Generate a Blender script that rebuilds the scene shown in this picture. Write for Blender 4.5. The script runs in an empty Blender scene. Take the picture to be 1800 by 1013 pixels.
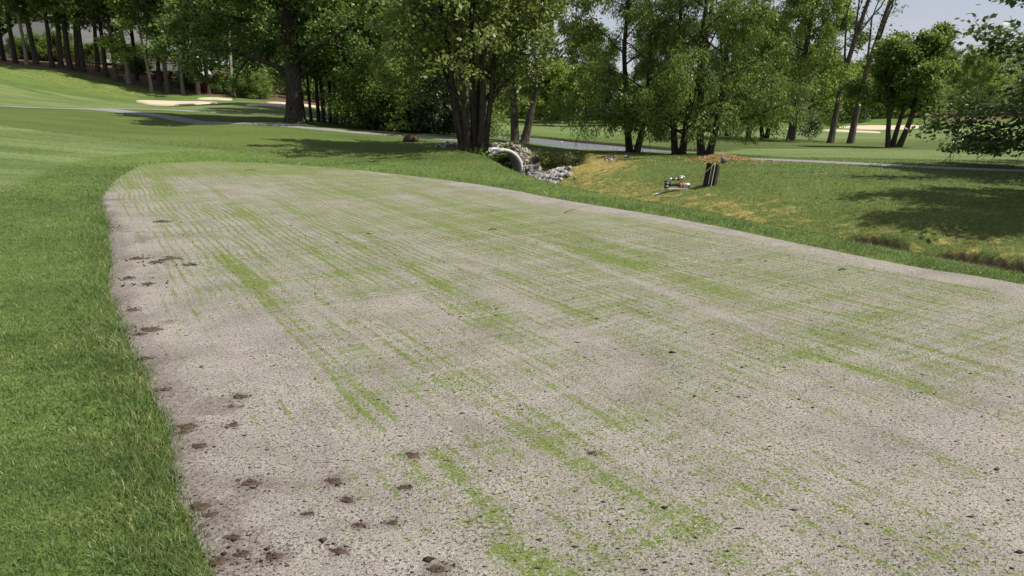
import bpy, math, random
import numpy as np
R = math.radians
scene = bpy.context.scene
COL = scene.collection

# ------------------------------------------------------------------ camera, sky, sun, exposure
EYE, FPX, HORIZON = 1.7, 1250.0, 190.0
PITCH = math.atan((506.5 - HORIZON) / FPX)
cam_d = bpy.data.cameras.new("camera")
cam_d.sensor_width = 36.0
cam_d.lens = FPX / 1800.0 * 36.0
cam_d.clip_start = 0.05
cam_d.clip_end = 3000.0
cam = bpy.data.objects.new("camera", cam_d)
COL.objects.link(cam)
cam.location = (0, 0, EYE)
cam.rotation_euler = (math.pi / 2 - PITCH, 0, 0)
scene.camera = cam

SUN_EL, SUN_AZ = R(57), R(-7)            # azimuth measured from +X towards +Y
SUN_DIR = (math.cos(SUN_EL) * math.cos(SUN_AZ), math.cos(SUN_EL) * math.sin(SUN_AZ), math.sin(SUN_EL))
world = bpy.data.worlds.new("World")
scene.world = world
world.use_nodes = True
wn, wl = world.node_tree.nodes, world.node_tree.links
wn.clear()
sky = wn.new("ShaderNodeTexSky")
sky.sky_type = 'NISHITA'
sky.sun_disc = False
sky.sun_elevation = SUN_EL
sky.sun_rotation = math.pi / 2 - SUN_AZ
sky.air_density = 1.0
sky.dust_density = 0.6
sky.ozone_density = 2.0
bg = wn.new("ShaderNodeBackground")
bg.inputs['Strength'].default_value = 0.072
wo = wn.new("ShaderNodeOutputWorld")
# thin uneven cloud veil over the clear sky
tc = wn.new("ShaderNodeTexCoord")
mp = wn.new("ShaderNodeMapping"); mp.inputs['Scale'].default_value = (1.2, 1.2, 4.0)
nz = wn.new("ShaderNodeTexNoise"); nz.inputs['Scale'].default_value = 2.2; nz.inputs['Detail'].default_value = 5
rp = wn.new("ShaderNodeMapRange")
rp.inputs['From Min'].default_value = 0.3; rp.inputs['From Max'].default_value = 0.75
rp.inputs['To Min'].default_value = 0.55; rp.inputs['To Max'].default_value = 0.95
mx = wn.new("ShaderNodeMix"); mx.data_type = 'RGBA'
mx.inputs['B'].default_value = (6.1, 6.05, 6.9, 1)
wl.new(tc.outputs['Generated'], mp.inputs['Vector'])
wl.new(mp.outputs[0], nz.inputs['Vector'])
wl.new(nz.outputs['Fac'], rp.inputs['Value'])
wl.new(rp.outputs[0], mx.inputs['Factor'])
wl.new(sky.outputs[0], mx.inputs['A'])
wl.new(mx.outputs['Result'], bg.inputs['Color'])
wl.new(bg.outputs[0], wo.inputs[0])

sun_d = bpy.data.lights.new("sun", 'SUN')
sun_d.energy = 5.0
sun_d.angle = R(0.5)
sun_d.color = (1.0, 0.95, 0.87)
sun = bpy.data.objects.new("sun", sun_d)
COL.objects.link(sun)
sun.rotation_euler = (math.pi / 2 - SUN_EL, 0, SUN_AZ + math.pi / 2)
sun.location = (60, 15, 90)

vs = scene.view_settings
vs.view_transform = 'Standard'
vs.look = 'None'
vs.exposure = 0.45
vs.gamma = 1.0
vs.use_curve_mapping = False
cy = scene.cycles
cy.max_bounces = 6
cy.diffuse_bounces = 3
cy.glossy_bounces = 2
cy.transmission_bounces = 4
cy.transparent_max_bounces = 6
cy.caustics_reflective = False
cy.caustics_refractive = False

# ------------------------------------------------------------------ helpers: coordinates, noise
def D(px, py, d):
    """point at depth d along the sight line through a pixel of the photograph"""
    a, b = (px - 900) / FPX, (506.5 - py) / FPX
    dy = math.cos(PITCH) + b * math.sin(PITCH)
    dz = -math.sin(PITCH) + b * math.cos(PITCH)
    t = d / dy
    return (a * t, d, EYE + dz * t)

def P(px, py, z=0.0):
    a, b = (px - 900) / FPX, (506.5 - py) / FPX
    dy = math.cos(PITCH) + b * math.sin(PITCH)
    dz = -math.sin(PITCH) + b * math.cos(PITCH)
    t = (z - EYE) / dz
    return (a * t, dy * t)

def vnoise(x, y, seed=0):
    x = np.asarray(x, float); y = np.asarray(y, float)
    xi = np.floor(x).astype(np.int64); yi = np.floor(y).astype(np.int64)
    fx = x - xi; fy = y - yi
    fx = fx * fx * (3 - 2 * fx); fy = fy * fy * (3 - 2 * fy)
    def h(a, b):
        n = (a * 374761393 + b * 668265263 + seed * 1442695041) & 0xffffffff
        n = ((n ^ (n >> 13)) * 1274126177) & 0xffffffff
        return ((n ^ (n >> 16)) & 0xffff) / 65535.0
    return (h(xi, yi) * (1 - fx) + h(xi + 1, yi) * fx) * (1 - fy) + (h(xi, yi + 1) * (1 - fx) + h(xi + 1, yi + 1) * fx) * fy

def fbm(x, y, seed=0, o=4):
    s = 0; a = 0.5; t = 0
    for i in range(o):
        s = s + a * vnoise(x * 2 ** i, y * 2 ** i, seed + i * 17); t += a; a *= 0.55
    return s / t

def sstep(a, b, x):
    t = np.clip((x - a) / (b - a), 0, 1)
    return t * t * (3 - 2 * t)

def poly_sd(poly, x, y):
    """signed distance to a closed polygon, negative inside"""
    x = np.asarray(x, float); y = np.asarray(y, float)
    d = np.full(x.shape, 1e9); ins = np.zeros(x.shape, bool)
    n = len(poly)
    for i in range(n):
        ax, ay = poly[i]; bx, by = poly[(i + 1) % n]
        ex, ey = bx - ax, by - ay
        t = np.clip(((x - ax) * ex + (y - ay) * ey) / (ex * ex + ey * ey + 1e-12), 0, 1)
        d = np.minimum(d, np.hypot(x - ax - t * ex, y - ay - t * ey))
        c = ((ay > y) != (by > y)) & (x < (bx - ax) * (y - ay) / (by - ay + 1e-12) + ax)
        ins ^= c
    return np.where(ins, -d, d)

def line_sd(line, x, y):
    """distance to an open polyline, signed (+ on its left going along it), with arc position"""
    x = np.asarray(x, float); y = np.asarray(y, float)
    best = np.full(x.shape, 1e9); sg = np.ones(x.shape); arc = np.zeros(x.shape); L = 0.0
    for i in range(len(line) - 1):
        ax, ay = line[i]; bx, by = line[i + 1]
        ex, ey = bx - ax, by - ay; l = math.hypot(ex, ey)
        t = np.clip(((x - ax) * ex + (y - ay) * ey) / (l * l), 0, 1)
        d = np.hypot(x - ax - t * ex, y - ay - t * ey)
        m = d < best
        best = np.where(m, d, best)
        sg = np.where(m, np.sign(ex * (y - ay) - ey * (x - ax) + 1e-9), sg)
        arc = np.where(m, L + t * l, arc)
        L += l
    return best, sg, arc

def smooth_line(pts, n=8):
    pts = [np.array(p, float) for p in pts]
    out = []
    for i in range(len(pts) - 1):
        p0 = pts[max(i - 1, 0)]; p1 = pts[i]; p2 = pts[i + 1]; p3 = pts[min(i + 2, len(pts) - 1)]
        for k in range(n):
            t = k / n
            out.append(0.5 * (2 * p1 + (p2 - p0) * t + (2 * p0 - 5 * p1 + 4 * p2 - p3) * t * t + (-p0 + 3 * p1 - 3 * p2 + p3) * t ** 3))
    out.append(pts[-1])
    return [tuple(p) for p in out]

# ------------------------------------------------------------------ terrain
def ctl():
    q = []
    for x, y in [(0, -8), (-8, -8), (8, -8), (0, 0), (-5, 0), (5, 0), (-3, 4), (-8, 5), (3, 6), (0, 9), (-6, 9), (-12, 10),
                 (-4, 15), (-9, 17), (-15, 16), (-8, 23), (-20, 2), (0, 13)]:
        q.append((x, y, 0.0))
    for px, py, d in [(100, 285, 22), (0, 213, 30), (170, 238, 28), (350, 256, 27), (600, 280, 25), (100, 199, 42), (300, 223, 38), (450, 226, 36),
                      (0, 187, 50), (180, 193, 46), (300, 207, 42), (450, 217, 39), (600, 231, 37), (730, 240, 36), (830, 246, 34),
                      (250, 192, 53), (420, 199, 54), (540, 204, 56), (521, 217, 41), (310, 184, 75), (376, 174, 82), (500, 186, 72),
                      (0, 113, 88), (100, 122, 88), (160, 134, 88), (220, 148, 88), (290, 165, 88), (350, 168, 88), (420, 174, 88), (550, 186, 88),
                      (0, 165, 68), (100, 152, 78), (700, 227, 48), (950, 234, 64), (850, 222, 90), (1000, 219, 110), (1180, 246, 50), (700, 214, 100),
                      (1300, 260, 40), (1390, 247, 54), (1480, 253, 50), (1575, 260, 41), (1500, 270, 33), (1700, 298, 22), (1420, 283, 25), (1800, 260, 40),
                      (1800, 240, 60), (1500, 232, 95), (1540, 226, 105), (1550, 207, 122), (1700, 214, 130), (1450, 211, 125), (1600, 200, 160), (1250, 215, 120),
                      (1300, 288, 23), (1100, 274, 28), (1000, 263, 31), (1000, 263.5, 37), (1100, 268, 32), (1150, 268, 35), (930, 252, 40), (900, 250, 36), (800, 250, 33), (1850, 330, 16), (1750, 380, 12)]:
        q.append(D(px, py, d))
    q += [(-60, 120, 8.5), (-90, 100, 10), (-40, 130, 5.5), (0, 160, 1), (60, 200, 5), (120, 170, 6), (160, 90, 3), (80, 40, 0), (60, 0, 0),
          (-60, 20, 3), (-60, 60, 6), (-150, 60, 14), (0, 300, 6), (-200, 300, 20), (200, 300, 14), (0, 700, 10), (-500, 600, 20), (500, 600, 20),
          (500, 0, 4), (-500, 0, 15), (0, -60, 0), (-100, -60, 2), (100, -60, 0), (0, -400, 0), (400, -400, 0), (-400, -400, 5)]
    return np.array(q)
CT = ctl()
WS = 14.0
def warp(x, y): return np.arcsinh(np.asarray(x, float) / WS), np.arcsinh(np.asarray(y, float) / WS)
def tps(r2): return 0.5 * r2 * np.log(r2 + 1e-9)
def fit():
    a, b = warp(CT[:, 0], CT[:, 1]); n = len(a)
    K = tps((a[:, None] - a) ** 2 + (b[:, None] - b) ** 2) + np.eye(n) * 0.002
    Pm = np.c_[np.ones(n), a, b]
    A = np.block([[K, Pm], [Pm.T, np.zeros((3, 3))]])
    return np.linalg.solve(A, np.r_[CT[:, 2], 0, 0, 0]), a, b
TW, TA, TB = fit()
def base_h(x, y):
    x = np.asarray(x, float); sh = x.shape
    a, b = warp(x.ravel(), np.asarray(y, float).ravel())
    out = np.zeros(a.shape)
    for i in range(len(TA)): out += TW[i] * tps((a - TA[i]) ** 2 + (b - TB[i]) ** 2)
    return (out + TW[-3] + TW[-2] * a + TW[-1] * b).reshape(sh)

TEE = smooth_line([(1.6, -4.5), (0.4, -1.0), (-0.62, 1.2), (-1.14, 2.32), (-1.36, 2.66), (-1.66, 3.1), (-1.85, 3.5), (-2.57, 4.59), (-3.29, 5.68), (-4.02, 6.86), (-4.95, 8.61), (-6.6, 11.47), (-7.9, 13.7), (-9.7, 17.5),
       (-11.0, 20.9), (-11.25, 22.6), (-10.4, 23.5), (-9.2, 23.5), (-7.16, 22.6), (-4.96, 20.9), (-3.02, 19.06), (-0.65, 16.32), (1.08, 13.53), (2.7, 11.17), (3.73, 9.19), (4.46, 7.79), (5.14, 6.94),
       (7.3, 3.4), (9.5, -0.6), (9.6, -3.5), (7.5, -6.0), (4, -6.5)], 4)
DITCH = smooth_line([(-0.25, 28.7), (0.6, 25.5), (1.25, 21), (2.15, 17.2), (3.4, 14.1), (4.45, 11.5), (5.25, 9.75), (6.15, 7.85), (8.1, 4.6), (12, 0), (16, -8), (20, -30)], 4)
POND = smooth_line([(-14, 56), (-7, 66), (-1.5, 64.5), (2.5, 57), (4.3, 51.5), (7.0, 45.5), (9.2, 40.8), (11.0, 38.0), (11.2, 36.2), (9, 36.0), (5, 38.2), (1.5, 41.0), (-2, 43.5), (-7, 46), (-12, 50)], 4)
WATER_Z = -0.66
CULV = np.array([-0.34, 29.05]); CDIR = np.array([-0.42, 0.907]); CDIR /= np.linalg.norm(CDIR)   # mouth, axis going in
CR, CZ = 0.90, -0.78

def bank_axis(x, y):
    s, sg, arc = line_sd(DITCH, x, y)
    return s, sg, arc

def scarp_mask(arc): return np.interp(arc, [17.4, 18.8, 40], [0, 1, 1]) * (.12 + .88 * sstep(.26, .5, vnoise(arc / .75, arc * 0 + .5, 7)))

def H(x, y, tee_drop=True):
    x = np.asarray(x, float); y = np.asarray(y, float)
    z = base_h(x, y)
    td = poly_sd(TEE, x, y)
    z = z * sstep(0.3, 2.2, td)                                  # the tee is levelled
    z = z + 0.05 * (fbm(x / 3.1, y / 3.1, 5) - 0.5) * sstep(1.0, 5, td)
    s, sg, arc = bank_axis(x, y)
    far = sg > 0
    depth = np.interp(arc, [0, 4, 9, 14, 17, 20, 24, 40], [1.36, 1.25, 1.05, 0.85, 0.72, 0.68, 0.65, 0.6])
    jig = 0.35 * (fbm(x / 0.8, y / 0.8, 9) - 0.5)
    wn_ = np.interp(arc, [0, 2, 6, 14, 17], [2.0, 1.9, 1.6, 1.4, 1.0])
    near_p = 1 - sstep(0.12, 1.0, s / wn_)
    t = np.clip(s / np.interp(arc, [0, 3, 8, 16, 22], [4.2, 4.8, 5.5, 5.0, 4.2]), 0, 1)
    far_p = (1 - t) ** 1.7
    scarp = scarp_mask(arc)
    far_p = far_p * (1 - 0.50 * np.clip(scarp, 0, 1) * sstep(0.0, 0.20, s + 0.8 * jig - 1.0)) 
    z = z - depth * np.where(far, far_p, near_p)
    z = z + np.where(far, 1, 0) * sstep(0.5, 2, s) * (1 - sstep(6, 9, s)) * 0.10 * (fbm(x / 0.7, y / 0.7, 44) - 0.5)
    # notch for the culvert pipe
    al = (x - CULV[0]) * CDIR[0] + (y - CULV[1]) * CDIR[1]
    ac = -(x - CULV[0]) * CDIR[1] + (y - CULV[1]) * CDIR[0]
    z = np.where((al > -0.5) & (al < 0.8) & (np.abs(ac) < 0.82), np.minimum(z, CZ - CR + 0.06), z)
    cov = (1 - sstep(0.9, 1.8, np.abs(ac))) * sstep(0.7, 1.1, al) * (1 - sstep(3.5, 5.5, al))
    z = np.where((al > 0.7), np.maximum(z, -2 + (CZ + CR + 0.08 + 2) * cov), z)
    wing = (.10 - .78 * np.clip(1.0 - al, 0, 1.7)) 
    z = np.where((ac < -.84) & (ac > -1.75) & (al > -.7) & (al < 1.6), np.maximum(z, wing - .5 * np.clip(-ac - 1.25, 0, 1)), z)
    pk = sstep(1.05, 1.3, x) * (1 - sstep(2.3, 3.1, x)) * sstep(27.0, 27.8, y) * (1 - sstep(29.45, 29.6, y - .25 * (x - .78)))
    z = z + pk * np.minimum(0, -.92 - z)
    # pond basin
    pd = poly_sd(POND, x, y)
    z = np.where(pd < 0.9, np.minimum(z, np.maximum(WATER_Z + 0.16, z - 0.2)), z)
    z = np.where(pd < 0.25, np.minimum(z, WATER_Z - 0.5 + 0.9 * sstep(-0.3, 0.25, pd)), z)
    # dirt mound on the bank
    m = np.hypot((x - 7.05) / 1.0, (y - 24.2) / 1.3)
    z = z + 0.20 * np.exp(-(m / 0.8) ** 2)
    if tee_drop:
        z = z + 0.02 - 0.12 * (1 - sstep(-0.43, 0.22, td))
    return z

def h1(x, y): return float(H(np.array([x]), np.array([y]))[0])

def hit(px, py, d0=4, d1=260):
    ds = np.exp(np.linspace(math.log(d0), math.log(d1), 700))
    pts = np.array([D(px, py, d) for d in ds])
    g = H(pts[:, 0], pts[:, 1]) - pts[:, 2]
    i = np.argmax(g > 0)
    return tuple(pts[i]) if g[i] > 0 else tuple(pts[-1])

# ------------------------------------------------------------------ helpers: meshes, objects
def mesh_np(name, v, f, smooth=False, mat=None):
    v = np.ascontiguousarray(v, np.float32); f = np.ascontiguousarray(f, np.int32)
    me = bpy.data.meshes.new(name)
    n, k = f.shape
    me.vertices.add(len(v)); me.vertices.foreach_set('co', v.ravel())
    me.loops.add(n * k); me.loops.foreach_set('vertex_index', f.ravel())
    me.polygons.add(n); me.polygons.foreach_set('loop_start', np.arange(0, n * k, k, dtype=np.int32))
    if smooth: me.polygons.foreach_set('use_smooth', np.ones(n, bool))
    me.update(calc_edges=True)
    if mat: me.materials.append(mat)
    return me

def set_attr(me, name, arr):
    a = me.attributes.new(name, 'FLOAT', 'POINT')
    a.data.foreach_set('value', np.ascontiguousarray(arr, np.float32).ravel())

def link(name, me, parent=None, label=None, cat=None, group=None, kind=None, loc=None):
    o = bpy.data.objects.new(name, me)
    COL.objects.link(o)
    if parent: o.parent = parent
    if loc is not None: o.location = loc
    tag(o, label, cat, group, kind)
    return o

def tag(o, label=None, cat=None, group=None, kind=None):
    if label: o['label'] = label
    if cat: o['category'] = cat
    if group: o['group'] = group
    if kind: o['kind'] = kind
    return o

class MB:
    """collects small shapes into one mesh of quads/tris"""
    def __init__(s): s.v = []; s.f = []
    def add(s, v, f):
        b = len(s.v); s.v += [tuple(p) for p in v]; s.f += [tuple(i + b for i in q) for q in f]; return s
    def box(s, c, size, rot=None, bevel=0.0):
        sx, sy, sz = [q / 2 for q in size]
        bv = min(bevel, sx * .9, sy * .9, sz * .9)
        if bv <= 0:
            v = [(x, y, z) for z in (-sz, sz) for x, y in ((-sx, -sy), (sx, -sy), (sx, sy), (-sx, sy))]
            f = [(3, 2, 1, 0), (4, 5, 6, 7), (0, 1, 5, 4), (1, 2, 6, 5), (2, 3, 7, 6), (3, 0, 4, 7)]
        else:
            ring = [(-sx + bv, -sy), (sx - bv, -sy), (sx, -sy + bv), (sx, sy - bv), (sx - bv, sy), (-sx + bv, sy), (-sx, sy - bv), (-sx, -sy + bv)]
            v = []; 
            for z, k in ((-sz, 1 - bv / max(sx, sy)), (-sz + bv, 1), (sz - bv, 1), (sz, 1 - bv / max(sx, sy))):
                v += [(x * k, y * k, z) for x, y in ring]
            f = [tuple(range(7, -1, -1)), tuple(range(24, 32))]
            for r in range(3):
                for i in range(8):
                    j = (i + 1) % 8
                    f.append((r * 8 + i, r * 8 + j, r * 8 + 8 + j, r * 8 + 8 + i))
        v = np.array(v)
        if rot is not None: v = v @ np.array(rot).T
        return s.add(v + np.array(c), f)
    def tube(s, pts, radii, sides=10, cap=True):
        pts = np.array(pts, float); n = len(pts)
        if np.isscalar(radii): radii = [radii] * n
        V = ring_tube(pts, np.array(radii), sides)
        f = [(i * sides + k, i * sides + (k + 1) % sides, (i + 1) * sides + (k + 1) % sides, (i + 1) * sides + k) for i in range(n - 1) for k in range(sides)]
        if cap: f += [tuple(range(sides - 1, -1, -1)), tuple((n - 1) * sides + k for k in range(sides))]
        return s.add(V, f)
    def build(s, name, mat, parent=None, smooth=False, **k):
        me = bpy.data.meshes.new(name); me.from_pydata(s.v, [], s.f); me.update()
        if smooth: me.polygons.foreach_set('use_smooth', np.ones(len(me.polygons), bool))
        me.materials.append(mat)
        return link(name, me, parent, **k)

def ring_tube(pts, radii, sides, jit=None):
    n = len(pts)
    tg = np.gradient(pts, axis=0)
    tg /= np.linalg.norm(tg, axis=1)[:, None] + 1e-12
    ref = np.array([1.0, 0, 0]) if abs(tg[0][0]) < 0.8 else np.array([0, 1.0, 0])
    a = np.cross(tg, ref); a /= np.linalg.norm(a, axis=1)[:, None] + 1e-12
    b = np.cross(tg, a)
    th = np.arange(sides) * 2 * math.pi / sides
    rr = radii[:, None] * (np.ones((n, sides)) if jit is None else jit)
    return (pts[:, None, :] + rr[..., None] * (np.cos(th)[None, :, None] * a[:, None, :] + np.sin(th)[None, :, None] * b[:, None, :])).reshape(-1, 3)

def rotz(a):
    c, s = math.cos(a), math.sin(a)
    return np.array([[c, -s, 0], [s, c, 0], [0, 0, 1.0]])

def empty(name, loc, rz=0, **k):
    o = bpy.data.objects.new(name, None); COL.objects.link(o)
    o.location = loc; o.rotation_euler = (0, 0, rz); o.empty_display_size = 0.3
    return tag(o, **k)

def copy_tree(o, parent=None):
    c = o.copy(); COL.objects.link(c); c.parent = parent
    for ch in list(o.children): copy_tree(ch, c)
    return c

# ------------------------------------------------------------------ materials
class Mat:
    def __init__(s, name):
        s.m = bpy.data.materials.new(name); s.m.use_nodes = True
        s.t = s.m.node_tree; s.t.nodes.clear()
        s.out = s.n('ShaderNodeOutputMaterial')
    def n(s, typ, **k):
        nd = s.t.nodes.new(typ)
        for a, v in k.items(): setattr(nd, a, v)
        return nd
    def l(s, a, b): s.t.links.new(a, b)
    def put(s, sock, v):
        if hasattr(v, 'is_linked') or isinstance(v, bpy.types.NodeSocket): s.l(v, sock)
        elif isinstance(v, (tuple, list)) and len(v) == 3 and sock.type == 'RGBA': sock.default_value = (*v, 1)
        else: sock.default_value = v
    def coord(s, kind='Object', scale=None, rot=None):
        t = s.n('ShaderNodeTexCoord').outputs[kind]
        if scale is None and rot is None: return t
        m = s.n('ShaderNodeMapping'); s.l(t, m.inputs[0])
        if scale is not None: m.inputs['Scale'].default_value = scale
        if rot is not None: m.inputs['Rotation'].default_value = rot
        return m.outputs[0]
    def noise(s, vec, scale, detail=3, rough=0.55, dist=0.0):
        n = s.n('ShaderNodeTexNoise'); s.l(vec, n.inputs['Vector'])
        n.inputs['Scale'].default_value = scale; n.inputs['Detail'].default_value = detail
        n.inputs['Roughness'].default_value = rough; n.inputs['Distortion'].default_value = dist
        return n.outputs['Fac']
    def attr(s, name):
        a = s.n('ShaderNodeAttribute'); a.attribute_name = name; return a.outputs['Fac']
    def rng(s, v, a, b, c=0.0, d=1.0, smooth=False):
        r = s.n('ShaderNodeMapRange'); s.put(r.inputs['Value'], v)
        if smooth: r.interpolation_type = 'SMOOTHSTEP'
        r.inputs['From Min'].default_value = a; r.inputs['From Max'].default_value = b
        r.inputs['To Min'].default_value = c; r.inputs['To Max'].default_value = d
        return r.outputs[0]
    def math(s, op, a, b=0.0, clamp=False):
        m = s.n('ShaderNodeMath', operation=op, use_clamp=clamp); s.put(m.inputs[0], a); s.put(m.inputs[1], b); return m.outputs[0]
    def mix(s, f, a, b, mode='MIX'):
        m = s.n('ShaderNodeMix', data_type='RGBA', blend_type=mode)
        s.put(m.inputs['Factor'], f); s.put(m.inputs['A'], a); s.put(m.inputs['B'], b)
        return m.outputs['Result']
    def ramp(s, v, stops):
        r = s.n('ShaderNodeValToRGB'); s.put(r.inputs[0], v)
        e = r.color_ramp.elements
        while len(e) < len(stops): e.new(0.5)
        for i, (p, c) in enumerate(stops): e[i].position = p; e[i].color = (*c, 1)
        return r.outputs[0]
    def bump(s, h, strength=0.5, dist=0.02, normal=None):
        b = s.n('ShaderNodeBump'); b.inputs['Strength'].default_value = strength; b.inputs['Distance'].default_value = dist
        s.put(b.inputs['Height'], h)
        if normal is not None: s.l(normal, b.inputs['Normal'])
        return b.outputs[0]
    def pbr(s, color, rough=0.8, metal=0.0, spec=0.3, normal=None, trans=None):
        p = s.n('ShaderNodeBsdfPrincipled')
        s.put(p.inputs['Base Color'], color); s.put(p.inputs['Roughness'], rough)
        p.inputs['Metallic'].default_value = metal
        p.inputs['Specular IOR Level'].default_value = spec
        if normal is not None: s.l(normal, p.inputs['Normal'])
        o = p.outputs[0]
        if trans is not None:
            t = s.n('ShaderNodeBsdfTranslucent'); s.put(t.inputs[0], trans[0])
            x = s.n('ShaderNodeMixShader'); x.inputs[0].default_value = trans[1]
            s.l(o, x.inputs[1]); s.l(t.outputs[0], x.inputs[2]); o = x.outputs[0]
        s.l(o, s.out.inputs[0])
        return s.m

def simple(name, col, rough=0.7, metal=0.0, var=0.25, scale=12, spec=0.3, bump=0.15):
    m = Mat(name); c = m.coord()
    n = m.noise(c, scale, 4)
    dark = tuple(q * (1 - var) for q in col); lite = tuple(min(1, q * (1 + var)) for q in col)
    return m.pbr(m.mix(n, dark, lite), rough, metal, spec, m.bump(n, bump, 0.01))

def leaf_mat(name, dark, lite, tip=None, tipf=0.12, cscale=0.9, cw=0.45, trans=0.46, spec=0.4, rough=0.45):
    m = Mat(name)
    g = m.n('ShaderNodeNewGeometry')
    rnd = g.outputs['Random Per Island']
    c = m.coord()
    clump = m.rng(m.noise(c, cscale, 3), 0.25, 0.75) if cw > .5 else m.noise(c, cscale, 2)
    f = m.math('ADD', m.math('MULTIPLY', rnd, 1 - cw), m.math('MULTIPLY', clump, cw))
    col = m.mix(f, dark, lite)
    if tip is not None:
        k = m.math('MULTIPLY', m.rng(rnd, 1 - tipf, 1 - tipf + 0.02), m.rng(clump, 0.4, 0.6))
        col = m.mix(k, col, tip)
    tcol = m.mix(0.5, col, m.mix(1.0, col, (1.0, 1.1, 0.35), 'MULTIPLY'))
    bright = m.n('ShaderNodeBrightContrast'); m.l(tcol, bright.inputs[0]); bright.inputs['Bright'].default_value = 0.02
    return m.pbr(col, rough, 0, spec, None, (bright.outputs[0], trans))

def bark_mat(name, dark, lite, scale=6):
    m = Mat(name)
    c = m.coord(scale=(scale, scale, scale * 0.22))
    n = m.noise(c, 2.2, 6, 0.65, 0.4)
    n2 = m.noise(m.coord(), 1.3, 3)
    col = m.mix(m.rng(n, 0.35, 0.65), dark, lite)
    col = m.mix(m.rng(n2, 0.5, 0.75, 0, 0.35), col, (0.09, 0.10, 0.055))
    return m.pbr(col, 0.9, 0, 0.15, m.bump(n, 0.9, 0.05))

# ---- ground: grass of several kinds, dry patches, soil
def ground_mat():
    m = Mat('turf')
    c = m.coord()
    big = m.noise(c, 0.12, 4); mid = m.noise(c, 0.9, 4); fine = m.noise(c, 9, 4, 0.65); vf = m.noise(c, 55, 3, 0.7)
    mow = m.noise(m.coord(scale=(0.25, 2.2, 1)), 0.5, 3)
    lush = m.mix(mid, (0.068, 0.118, 0.028), (0.130, 0.185, 0.048))
    rough = m.mix(mid, (0.055, 0.085, 0.023), (0.110, 0.138, 0.038))
    fair = m.mix(m.rng(mow, 0.35, 0.65), (0.096, 0.142, 0.046), (0.162, 0.208, 0.080))
    col = m.mix(m.rng(m.math('ADD', m.attr('rough'), m.math('MULTIPLY', m.math('SUBTRACT', mid, 0.5), 0.5)), 0.3, 0.7), lush, rough)
    col = m.mix(m.rng(m.math('ADD', m.attr('fair'), m.math('MULTIPLY', m.math('SUBTRACT', mid, 0.5), 0.25)), 0.42, 0.58), col, fair)
    col = m.mix(1.0, col, m.ramp(m.noise(m.coord(scale=(.35, 1, 1)), 0.35, 5, .65), [(0.32, (0.70, 0.74, 0.66)), (0.5, (1, 1, 1)), (0.68, (1.16, 1.12, 1.12))]), 'MULTIPLY')
    dry_f = m.rng(m.math('ADD', m.attr('dry'), m.math('ADD', m.math('MULTIPLY', m.math('SUBTRACT', m.noise(c, 2.6, 5, 0.62), 0.5), 1.9), m.math('MULTIPLY', m.math('SUBTRACT', fine, 0.5), 0.9))), 0.45, 0.95)
    dry = m.ramp(m.noise(c, 3.5, 4), [(0.3, (0.21, 0.185, 0.05)), (0.5, (0.32, 0.26, 0.085)), (0.7, (0.35, 0.245, 0.12))])
    col = m.mix(m.math('MULTIPLY', dry_f, m.rng(m.attr('dry'), 0.02, 0.2)), col, dry)
    soil = m.mix(fine, (0.028, 0.021, 0.014), (0.085, 0.062, 0.040))
    col = m.mix(m.rng(m.math('ADD', m.attr('soil'), m.math('MULTIPLY', m.math('SUBTRACT', fine, 0.5), 0.8)), 0.35, 0.65), col, soil)
    col = m.mix(m.rng(m.math('ADD', m.attr('litter'), m.math('MULTIPLY', m.math('SUBTRACT', mid, 0.5), 0.9)), 0.35, 0.75), col, m.mix(fine, (0.07, 0.045, 0.028), (0.17, 0.11, 0.07)))
    col = m.mix(1.0, col, m.ramp(fine, [(0.25, (0.62, 0.62, 0.62)), (0.55, (1, 1, 1)), (0.8, (1.35, 1.3, 1.2))]), 'MULTIPLY')
    col = m.mix(1.0, col, m.ramp(vf, [(0.3, (0.55, 0.55, 0.55)), (0.6, (1.15, 1.15, 1.1))]), 'MULTIPLY')
    col = m.mix(1.0, col, m.ramp(big, [(0.3, (0.88, 0.9, 0.85)), (0.7, (1.1, 1.08, 1.1))]), 'MULTIPLY')
    hgt = m.math('ADD', m.math('MULTIPLY', fine, 0.6), m.math('MULTIPLY', vf, 0.4))
    return m.pbr(col, 0.85, 0, 0.12, m.bump(hgt, 0.8, 0.05))

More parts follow.
